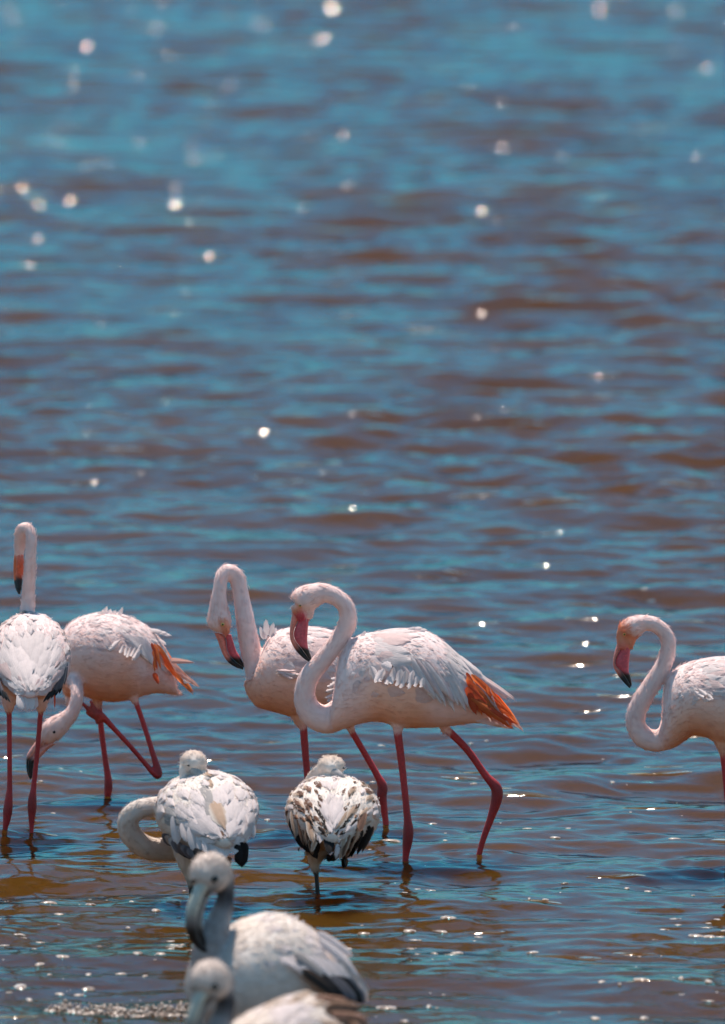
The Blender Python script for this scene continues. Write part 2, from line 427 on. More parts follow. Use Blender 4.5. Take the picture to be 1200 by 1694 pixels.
class Bird:
    def __init__(self, water_row, label, px0, skew=0.0):
        self.Y = depth_of(water_row)
        self.s = scale_at(self.Y)
        self.px0, self.skew = px0, skew
        self.label = label
        self.lofts, self.parts = [], []
        self.root = bpy.data.objects.new('flamingo', None)
        base = self.P(px0, water_row)
        self.root.location = (base.x, base.y, 0)
        self.root.empty_display_size = 0.2
        COL.objects.link(self.root)
        self.root['label'] = label; self.root['category'] = 'flamingo'
        self.root['group'] = 'flamingos wading in the shallows'
        h = math.atan(skew)
        self.wdir = np.array((-math.sin(h), math.cos(h), 0.0))
        self.body = None
        self.nf = 0

    def P(self, px, py, dy=0.0):
        Y = self.Y + self.skew * (px - self.px0) / self.s + dy
        return at(px, py, Y)

    def add(self, loft): self.lofts.append(loft); return loft

    def profile(self, rows, kind=0, body=False, n=None):
        """rows: (top x, top y, bottom x, bottom y, half width m, colour top, colour bottom)"""
        c, a, b, ct, cb = [], [], [], [], []
        for (tx, ty, bx, by, hw, k1, k2) in rows:
            T = np.array(self.P(tx, ty)); B = np.array(self.P(bx, by))
            c.append((T + B) / 2); a.append((T - B) / 2); b.append(self.wdir * hw); ct.append(k1); cb.append(k2)
        lf = self.add(Loft(c, a, b, ct, cb, n=n or len(rows) * 6, kind=kind, seg=32))
        if body: self.body = lf
        return lf

    def rear(self, rows, kind=0, body=False):
        """rows: (cx, cy, rx, ry, dy m, colour top, colour bottom), rings that face the camera"""
        c, a, b, ct, cb = [], [], [], [], []
        for (cx, cy, rx, ry, dy, k1, k2) in rows:
            C0 = np.array(self.P(cx, cy, dy)); U = np.array(self.P(cx, cy - ry, dy)) - C0; R = np.array(self.P(cx + rx, cy, dy)) - C0
            c.append(C0); a.append(U); b.append(R); ct.append(k1); cb.append(k2)
        lf = self.add(Loft(c, a, b, ct, cb, n=len(rows) * 6, kind=kind, seg=32))
        if body: self.body = lf
        return lf

    def tube(self, pts, kind=0, seg=16, n=None, flat=1.0):
        """pts: (px, py, radius px, dy m, colour)"""
        c = np.array([self.P(p[0], p[1], p[3]) for p in pts]); r = np.array([p[2] / self.s for p in pts])
        cols = np.array([p[4] for p in pts])
        n = n or len(pts) * 6
        fine = catmull(np.hstack([c, r[:, None], cols]), n)
        cc, rr, kk = fine[:, :3], np.maximum(fine[:, 3], 0.0008), np.clip(fine[:, 4:], 0.003, .95)
        tan = np.gradient(cc, axis=0); tan /= np.maximum(np.linalg.norm(tan, axis=1, keepdims=True), 1e-9)
        ref = np.array((0.0, 1.0, 0.0)); aa, bb = [], []
        up = None
        for i in range(n):
            if up is None:
                up = ref - tan[i] * np.dot(ref, tan[i])
                if np.linalg.norm(up) < 0.15: up = np.array((1.0, 0, 0)) - tan[i] * tan[i][0]
            else:
                up = up - tan[i] * np.dot(up, tan[i])
            up = up / np.linalg.norm(up)
            sd_ = np.cross(tan[i], up)
            aa.append(sd_ * rr[i]); bb.append(up * rr[i] * flat)
        lf = Loft(cc, aa, bb, kk, kk, n=n, kind=kind, seg=seg)
        return self.add(lf)

    # -- finished body: one continuous skin over all the lofts
    def finish_body(self, voxel=0.0042, down=10000, down_len=0.013):
        V, F, base = [], [], 0
        for lf in self.lofts:
            v, f = lf.mesh(base); V.append(v); F += f; base += len(v)
        V = np.vstack(V)
        off = np.array(self.root.location)
        me = bpy.data.meshes.new('src'); me.from_pydata((V - off).tolist(), [], F)
        bm = bmesh.new(); bm.from_mesh(me); bmesh.ops.recalc_face_normals(bm, faces=bm.faces); bm.to_mesh(me); bm.free()
        tmp = bpy.data.objects.new('src', me); COL.objects.link(tmp)
        md = tmp.modifiers.new('r', 'REMESH'); md.mode = 'VOXEL'; md.voxel_size = voxel; md.use_smooth_shade = True
        sm = tmp.modifiers.new('s', 'SMOOTH'); sm.factor = 0.5; sm.iterations = 4
        dg = bpy.context.evaluated_depsgraph_get()
        out = bpy.data.meshes.new_from_object(tmp.evaluated_get(dg))
        bpy.data.objects.remove(tmp); bpy.data.meshes.remove(me)
        out.name = 'body'
        # colours and feather flow from the nearest loft samples
        SC_, CC_, FL_, KD_ = [], [], [], []
        for lf in self.lofts:
            SC_.append(lf.co.reshape(-1, 3)); CC_.append(lf.col.reshape(-1, 3)); FL_.append(lf.flow.reshape(-1, 3))
            KD_.append(np.full(lf.n * lf.seg, lf.kind))
        SC_, CC_, FL_, KD_ = np.vstack(SC_) - off, np.vstack(CC_), np.vstack(FL_), np.concatenate(KD_)
        kd = kdtree.KDTree(len(SC_))
        for i, q in enumerate(SC_): kd.insert(q, i)
        kd.balance()
        nv = len(out.vertices)
        co = np.zeros(nv * 3); out.vertices.foreach_get('co', co); co = co.reshape(-1, 3)
        nr = np.zeros(nv * 3); out.vertices.foreach_get('normal', nr); nr = nr.reshape(-1, 3)
        col = np.zeros((nv, 4)); col[:, 3] = 1; flow = np.zeros((nv, 3)); kind = np.zeros(nv, int)
        for i in range(nv):
            hits = kd.find_n(co[i], 5)
            w = np.array([1 / (h[2] + 0.002) for h in hits]); w /= w.sum(); ii = [h[1] for h in hits]
            col[i, :3] = w @ CC_[ii]; flow[i] = FL_[ii[0]]; kind[i] = KD_[ii[0]]
        at_ = out.attributes.new('col', 'FLOAT_COLOR', 'POINT'); at_.data.foreach_set('color', col.ravel())
        out.materials.clear(); out.materials.append(MT['plumage']); out.materials.append(MT['leg'])
        pv = np.zeros(len(out.loops), np.int32); out.loops.foreach_get('vertex_index', pv)
        mi = np.array([1 if kind[pv[p_.loop_start]] == 1 else 0 for p_ in out.polygons], np.int32)
        out.polygons.foreach_set('material_index', mi)
        out.polygons.foreach_set('use_smooth', np.ones(len(out.polygons), bool))
        o = bpy.data.objects.new('body', out); COL.objects.link(o); o.parent = self.root
        self.skin = (co, nr, col, flow, kind)
        # downy small feathers, too many to count
        sel = np.nonzero(kind == 0)[0]
        pick = rng.choice(sel, size=min(down, len(sel) * 2))
        vs_, fs, cs = [], [], []
        for q in pick:
            nn = nr[q]; fl = flow[q] - nn * np.dot(flow[q], nn)
            ln = np.linalg.norm(fl)
            if ln < 0.05: continue
            fl /= ln; sdv = np.cross(nn, fl)
            L = down_len * (0.5 + rng.random()); lift = 0.04 + 0.20 * rng.random()
            ya = rng.normal(0, 0.35)
            d_ = fl * math.cos(ya) + sdv * math.sin(ya)
            p0 = co[q] + rng.normal(0, 0.0015, 3) - nn * 0.001
            wv = np.cross(nn, d_) * (0.0008 + 0.0007 * rng.random())
            tipv = p0 + d_ * L + nn * (lift * L)
            midv = p0 + d_ * L * .5 + nn * (lift * L * .65)
            b0 = len(vs_)
            vs_ += [p0 - wv * .6, p0 + wv * .6, midv + wv, tipv, midv - wv]
            fs.append((b0, b0 + 1, b0 + 2, b0 + 3, b0 + 4)); cs += [col[q]] * 5
        dm = bpy.data.meshes.new('down'); dm.from_pydata([tuple(v) for v in vs_], [], fs)
        at_ = dm.attributes.new('col', 'FLOAT_COLOR', 'POINT'); at_.data.foreach_set('color', np.array(cs).ravel())
        dm.materials.append(MT['down'])
        do = bpy.data.objects.new('down', dm); COL.objects.link(do); do.parent = self.root; do['kind'] = 'stuff'

    # -- feathers
    def feather(self, M, shape, mat):
        o = bpy.data.objects.new('feather', feather_data(shape, mat)); COL.objects.link(o)
        o.parent = self.root
        o.matrix_local = Matrix.Translation(-Vector(self.root.location)) @ M
        self.nf += 1
        return o

    def frame(self, p, x, z, L, W):
        x = x.normalized(); y = z.cross(x).normalized(); z = x.cross(y).normalized()
        M = Matrix.Identity(4)
        M.col[0][:3] = x * L; M.col[1][:3] = y * W; M.col[2][:3] = z * L; M.col[3][:3] = p
        return M

    def shingle(self, u, th, L, W, mat, kind='round', yaw=0.0, lift=0.10, sink=0.006):
        return self.lay(u, th, L, W, mat, kind, yaw, lift, 1)

    def lay(self, u, th, L, W, mat, kind='round', yaw=0.0, lift=0.035, way=1):
        """one feather lying on the body from (u, th), its tip towards the tail (way: +1 or -1 along the loft)"""
        bl = self.body
        if not hasattr(bl, 'length'):
            bl.length = float(np.sum(np.linalg.norm(np.diff(bl.c, axis=0), axis=1)))
        p0, tu, tt, n0 = bl.ev(u, th)
        x_ = min(max(u, 0), 1) * (bl.n - 1); i = int(x_)
        rad = 0.5 * (np.linalg.norm(bl.a[i]) + np.linalg.norm(bl.b[i])) + 0.01
        p1, _, _, n1 = bl.ev(u + way * L * math.cos(yaw) / bl.length, th + L * math.sin(yaw) / rad)
        a = p0 - n0 * 0.004; b_ = p1 + n1 * (0.0012 + lift * L)
        Lr = (b_ - a).length
        if Lr < 0.2 * L:
            return None
        nz = (n0 + n1).normalized()
        return self.feather(self.frame(a, b_ - a, nz, Lr, W), (kind, random.randint(0, 3)), mat)

    def surf(self, px, py):
        """depth offset of the near side of the body behind that pixel"""
        bl = self.body
        if not hasattr(bl, 'scr'):
            q = bl.co.reshape(-1, 3)
            v = q - np.array((0, 0, CAMH))
            zc = v[:, 1] * CP - v[:, 2] * SP
            yc = v[:, 1] * SP + v[:, 2] * CP
            bl.scr = np.stack([PW / 2 + FPX * v[:, 0] / zc, PH / 2 - FPX * yc / zc], 1)
            bl.off = np.array([(q_[1] - (self.Y + self.skew * (sx - self.px0) / self.s)) for q_, sx in zip(q, bl.scr[:, 0])])
        d = np.hypot(bl.scr[:, 0] - px, bl.scr[:, 1] - py)
        near = np.nonzero(d < 9)[0]
        if len(near) == 0: near = np.argsort(d)[:6]
        o_ = bl.off[near]
        sel = o_ <= np.percentile(o_, 25) + 1e-6 if np.ptp(o_) > 0.03 else o_ <= 9
        w = 1 / (d[near][sel] + 1.0)
        return float(np.sum(o_[sel] * w) / np.sum(w))

    def quill(self, x0, y0, x1, y1, wpx, dy, mat, kind='long', dy1=None, nrm=None, both=False):
        """one feather from a root pixel to a tip pixel at a depth offset from the bird's mid plane"""
        if dy is None:
            up = 0.010 if kind == 'fluff' else (0.006 if mat in ('black', 'slate', 'dusk', 'brown', 'umber', 'tan', 'orange', 'crimson') else 0.0)
            dy = self.surf(x0, y0) - 0.010 - up; d1 = self.surf(x1, y1) - 0.017 - 2 * up
            dy1 = d1 if dy1 is None else min(d1, dy + dy1)
        for sg in ((1, -1) if both else (1,)):
            a = self.P(x0, y0) + Vector(self.wdir) * dy * sg
            b = self.P(x1, y1) + Vector(self.wdir) * ((dy if dy1 is None else dy1) * sg)
            nz = Vector(nrm) if nrm else Vector(self.wdir) * (-1 if dy * sg <= 0 else 1) + Vector((0, 0, .35))
            L = (b - a).length
            self.feather(self.frame(a, b - a, nz, L, wpx / self.s), (kind, random.randint(0, 3)), mat)

    # -- bill made of two mandibles, traced as (front, gape, inner) triples down the bill
    def bill(self, rows, black_from, c_up, c_low, hw=0.013):
        c_blk = (0.012, 0.010, 0.011)
        K = len(rows)
        for nm in ('upper_mandible', 'lower_mandible'):
            c, a, b, kt = [], [], [], []
            for i, (fx, fy, gx, gy, ix, iy) in enumerate(rows):
                t = i / (K - 1)
                if nm == 'upper_mandible': p0, p1 = (fx, fy), (gx, gy)
                else: p0, p1 = (gx, gy), (ix, iy)
                T = np.array(self.P(*p0)); B = np.array(self.P(*p1))
                ax = (T - B) / 2
                L = np.linalg.norm(ax)
                if L < 0.0012: ax = ax / max(L, 1e-9) * 0.0012
                w = hw * (1 - 0.72 * t ** 1.6) * (0.82 if nm == 'upper_mandible' else 1.0)
                c.append((T + B) / 2); a.append(ax * (0.97)); b.append(self.wdir * w)
                col = c_up if nm == 'upper_mandible' else c_low
                kt.append(c_blk if t >= black_from else col)
            lf = Loft(c, a, b, kt, kt, n=K * 6, seg=14)
            self._mesh_part(nm, lf, MT['bill'])

    def tube_part(self, name, pts, mat, seg=14, flat=1.0):
        lf = self.tube(pts, seg=seg, flat=flat); self.lofts.pop()
        return self._mesh_part(name, lf, mat)

    def _mesh_part(self, name, lf, mat):
        v, f = lf.mesh(0)
        off = np.array(self.root.location)
        me = bpy.data.meshes.new(name); me.from_pydata((v - off).tolist(), [], f)
        col = np.ones((len(v), 4)); col[:lf.n * lf.seg, :3] = lf.col.reshape(-1, 3); col[-2, :3] = lf.col[0, 0]; col[-1, :3] = lf.col[-1, 0]
        at_ = me.attributes.new('col', 'FLOAT_COLOR', 'POINT'); at_.data.foreach_set('color', col.ravel())
        bm = bmesh.new(); bm.from_mesh(me); bmesh.ops.recalc_face_normals(bm, faces=bm.faces); bm.to_mesh(me); bm.free()
        me.materials.append(mat)
        for p_ in me.polygons: p_.use_smooth = True
        o = bpy.data.objects.new(name, me); COL.objects.link(o); o.parent = self.root
        return o

    def eye(self, px, py, dy, rpx=2.6, dark=False):
        for sg in (1, -1):
            p_ = self.P(px, py) + Vector(self.wdir) * dy * sg
            bm = bmesh.new(); bmesh.ops.create_uvsphere(bm, u_segments=12, v_segments=8, radius=rpx / self.s)
            me = bpy.data.meshes.new('eye'); bm.to_mesh(me); bm.free(); me.materials.append(MT['pupil' if dark else 'iris'])
            for q in me.polygons: q.use_smooth = True
            o = bpy.data.objects.new('eye', me); COL.objects.link(o); o.parent = self.root
            o.location = p_ - Vector(self.root.location)
            bm = bmesh.new(); bmesh.ops.create_uvsphere(bm, u_segments=10, v_segments=6, radius=rpx * .6 / self.s)
            me = bpy.data.meshes.new('pupil'); bm.to_mesh(me); bm.free(); me.materials.append(MT['pupil'])
            q = bpy.data.objects.new('pupil', me); COL.objects.link(q); q.parent = o
            q.location = Vector(self.wdir) * sg * (rpx * 0.62 / self.s)

    def leg(self, pts, dy, col, dys=None):
        rmax = max(q[2] for q in pts[1:])
        cs = [tuple(np.asarray(col) * (0.62 if (r > 0.9 * rmax and 0 < i) else 0.85 + 0.3 * random.random())) for i, (x, y, r) in enumerate(pts)]
        self.tube([(x, y, r, dy if dys is None else dys[i], cs[i]) for i, (x, y, r) in enumerate(pts)], kind=1, seg=12)

    def ring(self, px, py, dy=0, s=1.0):
        w = self.P(px, py, dy); RINGS.append((w.x, w.y, s))

# colour swatches (surface colours; CB and CP_ also hold warm bounce light)
CW = (0.90, 0.72, 0.69)      # sun-bleached white pink
CP_ = (0.90, 0.62, 0.57)     # blush, lifted to stand in for light bounced off the water
CB = (0.88, 0.48, 0.33)      # peach belly, brightened to stand in for water bounce light
CN = (0.90, 0.66, 0.62)      # neck
CH = (0.89, 0.64, 0.59)      # head
CR = (0.52, 0.030, 0.036)    # legs
CO = (0.78, 0.30, 0.18)      # orange cheek
J1 = (0.84, 0.74, 0.67)      # juvenile white
J2 = (0.66, 0.52, 0.44)      # juvenile buff
JN = (0.55, 0.48, 0.45)      # juvenile neck
JL = (0.035, 0.035, 0.038)   # juvenile leg
MAG = (0.66, 0.10, 0.13)
UPR = (0.82, 0.25, 0.19)

def coat(b, rows_u, rows_t, size, mats, yawk=0.25, both=True, jitter=0.35, kind='round', lift=0.012):
    """overlapping contour feathers over the wing and back of a body seen from the side"""
    (u0, u1, nu), (t0, t1, nt) = rows_u, rows_t
    for i in range(nu):
        for j in range(nt):
            fu = (i + (0.5 if j % 2 else 0)) / nu; ft = j / max(1, nt - 1)
            for sg in ((-1, 1) if both else (-1,)):
                u = u0 + (u1 - u0) * fu + random.gauss(0, jitter) * (u1 - u0) / nu
                t = t0 + (t1 - t0) * ft + random.gauss(0, jitter) * (t1 - t0) / nt
                L = size * (0.75 + 0.5 * random.random()) * (0.8 + 0.5 * fu)
                b.shingle(u, sg * t, L, L * (0.50 + 0.12 * random.random()), random.choice(mats), kind,
                          yaw=sg * (yawk + random.gauss(0, 0.08)), lift=lift + random.gauss(0, 0.008))

BIRDS = []
# ================================================================ the walking flamingo in profile (in front of its neighbour)
b = Bird(1420, 'pink-white flamingo striding in profile with neck in a full S and vivid orange tail', 680)
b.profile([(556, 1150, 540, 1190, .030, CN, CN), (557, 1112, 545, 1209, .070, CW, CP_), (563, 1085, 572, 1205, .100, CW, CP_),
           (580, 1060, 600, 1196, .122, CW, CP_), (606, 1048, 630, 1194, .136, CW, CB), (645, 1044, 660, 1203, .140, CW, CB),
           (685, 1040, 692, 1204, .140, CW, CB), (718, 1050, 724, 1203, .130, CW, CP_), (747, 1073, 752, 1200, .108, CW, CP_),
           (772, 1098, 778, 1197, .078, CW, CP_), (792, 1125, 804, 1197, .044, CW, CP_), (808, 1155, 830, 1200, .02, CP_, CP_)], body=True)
b.tube([(497, 1001, 19, 0, CH), (503, 993, 23, 0, CH), (517, 986, 21, 0, CH), (535, 981, 16.5, 0, CN), (554, 987, 14.5, 0, CN), (570, 1000, 14, 0, CN),
        (576, 1017, 14.5, 0, CN), (573, 1036, 15, 0, CN), (561, 1057, 15, 0, CN), (546, 1077, 15, 0, CN), (530, 1097, 16, 0, CN), (513, 1118, 17, 0, CN),
        (505, 1140, 17.5, 0, CN), (506, 1163, 19, 0, CN), (519, 1182, 22, 0, CN), (541, 1190, 24, 0, CN), (565, 1180, 26, 0, CN)], seg=20)
b.tube([(490, 998, 9, 0, CH), (494, 1005, 13, 0, CO), (499, 1016, 13, 0, MAG), (500, 1026, 8, 0, MAG)], seg=14)
b.tube([(507, 1000, 15, 0, CH), (510, 1013, 11, 0, CH), (512, 1024, 6, 0, CH)], seg=14)
b.bill([(485, 1010, 499, 1012, 510, 1014), (482, 1024, 496, 1022, 511, 1024), (479.5, 1042, 487, 1042, 510, 1040), (480, 1056, 486.5, 1054, 509, 1058),
        (484, 1067, 491, 1063, 510, 1070), (492, 1079, 499, 1073, 511.5, 1076), (502, 1089, 507, 1084, 514, 1083), (511, 1095, 513, 1093, 516, 1090)], 0.66, UPR, MAG)
b.eye(497, 1000, 0.029, 2.4)
for dy, pts in ((-0.045, [(660, 1180, 20), (658, 1198, 11)]), (0.045, [(722, 1180, 20), (735, 1200, 9)])):
    b.tube([(x, y, r, dy, CP_) for x, y, r in pts] + [(pts[-1][0] + 2, pts[-1][1] + 12, 7, dy, CP_)], seg=14)
b.leg([(657, 1204, 7.5), (663, 1247, 7), (669, 1300, 6.2), (674, 1350, 6.6), (676, 1374, 9.3), (674, 1396, 8.6), (672, 1412, 6.4), (671, 1430, 5.8), (670, 1500, 5.5)], -0.045, CR)
b.leg([(736, 1203, 7), (773, 1240, 6.6), (803, 1282, 6.8), (821, 1303, 9.8), (822, 1322, 9.8), (813, 1352, 7), (800, 1388, 5.6), (791, 1421, 5.2), (772, 1490, 5)], 0.045, CR)
b.ring(672, 1425, -0.045); b.ring(791, 1420, 0.045)
b.finish_body()
coat(b, (0.16, 0.72, 12), (0.10, 1.25, 6), 0.078, ['white', 'white', 'blush'], 0.34, lift=.012)
coat(b, (0.28, 0.62, 5), (1.45, 1.75, 2), 0.050, ['blush'], 0.10)
for i in range(11):          # long draped scapulars over the folded wing
    f = i / 10
    b.quill(668 + 72 * f, 1062 + 28 * f, 722 + 62 * f + random.gauss(0, 3), 1148 + 26 * f + random.gauss(0, 5), 13 + 2 * random.random(), None, 'white', both=True)
for i in range(9):
    f = i / 8
    b.quill(650 + 60 * f, 1070 + 18 * f, 690 + 62 * f, 1128 + 30 * f + random.gauss(0, 5), 12, None, random.choice(['white', 'blush']), both=True)
for (x0, y0, x1, y1, w) in ((612, 1092, 628, 1112, 9), (630, 1090, 646, 1092, 10), (652, 1094, 648, 1116, 7), (664, 1097, 657, 1118, 7), (672, 1099, 664, 1121, 7), (684, 1098, 676, 1122, 7),
                            (690, 1108, 686, 1121, 5), (701, 1110, 696, 1122, 5), (636, 1096, 622, 1114, 8), (645, 1108, 640, 1118, 6)):
    b.quill(x0, y0, x1 + (x1 - x0) * .25, y1 + (y1 - y0) * .25, w * 1.6, None, 'white', 'fluff', dy1=-0.02)
for i in range(9):           # red-orange flight feathers showing under the wing
    f = i / 8
    b.quill(772 + 8 * f, 1108 + 46 * f, 792 + 66 * f + random.gauss(0, 3), 1176 + 26 * f + random.gauss(0, 4), 12, None, 'orange' if i % 4 else 'crimson', 'point', both=True)
for (x0, y0, x1, y1, w, m_) in ((780, 1112, 852, 1190, 12, 'orange'), (776, 1122, 836, 1196, 12, 'orange'), (788, 1118, 862, 1202, 10, 'orange'), (800, 1140, 868, 1211, 9, 'rose'),
                                (772, 1130, 788, 1178, 12, 'crimson'), (776, 1140, 806, 1178, 11, 'crimson'), (790, 1150, 850, 1206, 10, 'orange')):
    b.quill(x0, y0, x1, y1, w * 1.15, None, m_, 'point', both=True)
for (x0, y0, x1, y1, w) in ((760, 1085, 815, 1136, 13), (770, 1098, 832, 1148, 12), (785, 1112, 856, 1160, 12), (780, 1112, 845, 1160, 12), (775, 1098, 800, 1117, 8)):
    b.quill(x0, y0, x1, y1, w, -0.022, 'white' if x1 < 840 else 'blush', 'point', nrm=(0, -.5, 1), both=True)
for i in range(12):
    b.quill(786 + 30 * random.random(), 1122 + 40 * random.random(), 812 + 48 * random.random(), 1172 + 30 * random.random(), 5 + 4 * random.random(), -.050, random.choice(['rose', 'orange', 'blush', 'orange']), 'point', dy1=-.045)
for i in range(6):
    b.quill(776 + 4 * i, 1180 + i, 826 + 5 * i, 1197 + 2.2 * i, 15, -0.03 + 0.01 * i, 'blush', 'point')
for (x0, y0, x1, y1, w) in ((672, 1044, 700, 1037, 9), (680, 1046, 708, 1040, 8), (668, 1048, 688, 1036, 8), (596, 1056, 606, 1042, 6), (686, 1052, 716, 1050, 8)):
    b.quill(x0, y0, x1, y1, w, -0.02, 'white', 'long', nrm=(0, -1, .6))
BIRDS.append(b)

# ================================================================ the one behind it, bill against its own neck
b = Bird(1372, 'pink flamingo behind the striding one, bent bill tip touching its own raised neck', 560)
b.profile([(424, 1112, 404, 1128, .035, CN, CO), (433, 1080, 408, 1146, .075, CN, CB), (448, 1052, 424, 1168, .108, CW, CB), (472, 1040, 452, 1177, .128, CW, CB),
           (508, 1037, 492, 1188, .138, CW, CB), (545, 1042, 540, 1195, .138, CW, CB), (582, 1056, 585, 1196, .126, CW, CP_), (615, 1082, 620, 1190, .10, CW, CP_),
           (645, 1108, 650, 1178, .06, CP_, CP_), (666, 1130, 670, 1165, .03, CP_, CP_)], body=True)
b.tube([(363, 1046, 10, -.01, CH), (364, 1038, 18, -.01, CH), (363, 1024, 20.5, -.012, CH), (362, 1008, 17, -.012, CH), (362, 991, 13.5, -.012, CN), (364, 973, 11.5, -.01, CN), (367, 956, 12, 0, CN), (376, 946, 13, .01, CN),
        (388, 951, 13.5, .015, CN), (395, 966, 13.5, .015, CN), (400, 991, 13.5, .01, CN), (406, 1026, 15.5, 0, CN), (412, 1060, 17, 0, CN), (420, 1094, 18, 0, CN), (432, 1122, 24, 0, CN), (446, 1142, 26, 0, CN)], seg=20)
b.bill([(354, 1046, 369, 1049, 383, 1050), (360, 1060, 374, 1058, 386, 1060), (365, 1074, 375.5, 1072, 391, 1076), (371, 1087, 379, 1082, 396, 1084),
        (379, 1097, 385, 1090, 400, 1091), (390, 1104, 394, 1098, 402, 1096), (402, 1108, 403, 1104, 405, 1100)], 0.66, UPR, MAG, hw=0.016)
b.tube([(367, 1027, 4, -.040, CO), (370, 1032, 6, -.040, CO), (374, 1040, 7, -.032, CO), (373, 1049, 6, -.026, UPR)], seg=10)
b.eye(369, 1030, 0.050, 3.0)
b.tube([(498, 1170, 20, -.04, CB), (496, 1188, 13, -.04, CB), (502, 1203, 7, -.04, CP_)], seg=14)
b.tube([(566, 1175, 20, .04, CB), (576, 1195, 11, .04, CB), (582, 1208, 6, .04, CP_)], seg=14)
b.leg([(502, 1200, 7), (505, 1240, 6.6), (509, 1286, 6.2), (513, 1322, 8.8), (513, 1340, 8.4), (511, 1372, 5.5), (510, 1440, 5)], -.04, CR)
b.leg([(578, 1203, 6), (604, 1247, 5.8), (625, 1284, 6.4), (633, 1301, 8.8), (632, 1318, 8.8), (636, 1342, 6.4), (639, 1370, 5.6), (640, 1440, 5)], .04, CR)
b.ring(512, 1372, -.04); b.ring(639, 1372, .04)
b.finish_body()
coat(b, (0.25, 0.85, 12), (0.10, 1.25, 6), 0.068, ['white', 'blush', 'blush'], 0.30)
for (x0, y0, x1, y1, w) in ((437, 1056, 430, 1034, 8), (442, 1050, 440, 1022, 11), (448, 1052, 453, 1028, 10), (450, 1054, 458, 1036, 8), (440, 1056, 434, 1040, 8)):
    b.quill(x0, y0, x1, y1, w, -0.02, 'white', 'point', nrm=(0, -1, .3))
for i in range(6):
    b.quill(456 + 7 * random.random(), 1094 + 16 * random.random(), 482 + 22 * random.random(), 1094 + 18 * random.random(), 7, None, random.choice(['blush', 'white']), 'fluff', dy1=-0.015)
for (x0, y0, x1, y1, w) in ((562, 1116, 542, 1124, 9), (564, 1126, 538, 1132, 8), (566, 1134, 536, 1143, 9), (566, 1142, 540, 1148, 8), (560, 1110, 548, 1112, 7)):
    b.quill(x0, y0, x1, y1, w, None, 'white', 'fluff', dy1=-0.015)
for i in range(8):
    f = i / 7
    b.quill(635 + 6 * f, 1105 + 36 * f, 680 + 40 * f, 1150 + 36 * f, 12, -0.05, 'orange', 'point', dy1=-.02, both=True)
BIRDS.append(b)

# ================================================================ the one at the edge of the group, S neck
b = Bird(1434, 'flamingo with orange cheek and open S-shaped neck standing apart from the group', 1230)
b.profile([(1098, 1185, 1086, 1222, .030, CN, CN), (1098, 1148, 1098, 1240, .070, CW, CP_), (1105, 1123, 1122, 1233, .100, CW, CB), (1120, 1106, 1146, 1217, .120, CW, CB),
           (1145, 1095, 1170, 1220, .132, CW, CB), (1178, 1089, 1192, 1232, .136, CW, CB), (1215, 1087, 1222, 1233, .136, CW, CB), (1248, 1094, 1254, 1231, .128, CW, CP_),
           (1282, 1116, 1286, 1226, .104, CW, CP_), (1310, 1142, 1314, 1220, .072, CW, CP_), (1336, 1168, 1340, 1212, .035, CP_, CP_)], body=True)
b.tube([(1034, 1052, 13, 0, CO), (1039, 1045, 19, 0, CO), (1050, 1037, 18.5, 0, CH), (1066, 1031, 14, 0, CN), (1084, 1034, 12.5, 0, CN), (1100, 1047, 12.2, 0, CN), (1106.5, 1066, 12.6, 0, CN),
        (1103, 1088, 13.5, 0, CN), (1094, 1108, 14, 0, CN), (1079, 1132, 15, 0, CN), (1064, 1156, 16, 0, CN), (1054, 1178, 16, 0, CN), (1053, 1200, 16.5, 0, CN), (1065, 1219, 18, 0, CN),
        (1086, 1226, 18, 0, CN), (1108, 1218, 22, 0, CN)], seg=20)
b.tube([(1028, 1044, 8, 0, CO), (1030, 1056, 10, 0, CO), (1032, 1068, 10.5, 0, UPR), (1034, 1074, 7, 0, UPR)], seg=14)
b.tube([(1042, 1050, 13, 0, CO), (1042, 1064, 9, 0, CO), (1042, 1074, 4, 0, CO)], seg=14)
b.bill([(1021, 1066, 1031, 1067, 1042, 1068), (1018, 1076, 1026, 1076, 1043, 1078), (1015, 1090, 1019, 1090, 1042, 1090), (1015, 1102, 1018.5, 1100, 1041, 1102), (1019, 1111, 1025, 1107, 1041, 1111),
        (1027, 1123, 1033, 1117, 1043, 1117), (1036, 1133, 1040, 1128, 1045, 1125), (1042, 1139, 1044, 1136, 1046, 1133)], 0.58, UPR, MAG, hw=0.012)
b.eye(1033, 1048, 0.026, 2.3)
b.tube([(1194, 1212, 20, -.045, CB), (1196, 1232, 12, -.045, CB), (1198, 1246, 7, -.045, CB)], seg=14)
b.tube([(1256, 1206, 20, .045, CB), (1268, 1228, 10, .045, CB), (1274, 1240, 6.5, .045, CP_)], seg=14)
b.leg([(1197, 1238, 7), (1202, 1290, 6.4), (1207, 1350, 6.4), (1210, 1384, 9), (1208, 1400, 8.6), (1206, 1436, 5.6), (1205, 1510, 5)], -.045, CR)
b.leg([(1272, 1234, 7), (1304, 1274, 6.4), (1336, 1318, 9), (1335, 1336, 9), (1322, 1380, 6), (1310, 1436, 5), (1300, 1510, 5)], .045, CR)
b.ring(1206, 1434, -.045); b.ring(1310, 1434, .045)
b.finish_body()
coat(b, (0.18, 0.82, 13), (0.10, 1.20, 6), 0.068, ['white', 'white', 'blush'], 0.30)
for (x0, y0, x1, y1, w) in ((1146, 1134, 1162, 1142, 8), (1152, 1130, 1168, 1138, 8), (1158, 1146, 1174, 1146, 7), (1164, 1136, 1178, 1146, 7)):
    b.quill(x0, y0, x1, y1, w, None, 'white', 'fluff', dy1=-0.015)
for i in range(9):
    f = i / 8
    b.quill(1305 + 8 * f, 1142 + 40 * f, 1335 + 60 * f, 1200 + 28 * f, 12, -0.05 + .03 * f, 'orange', 'point', dy1=-.02, both=True)
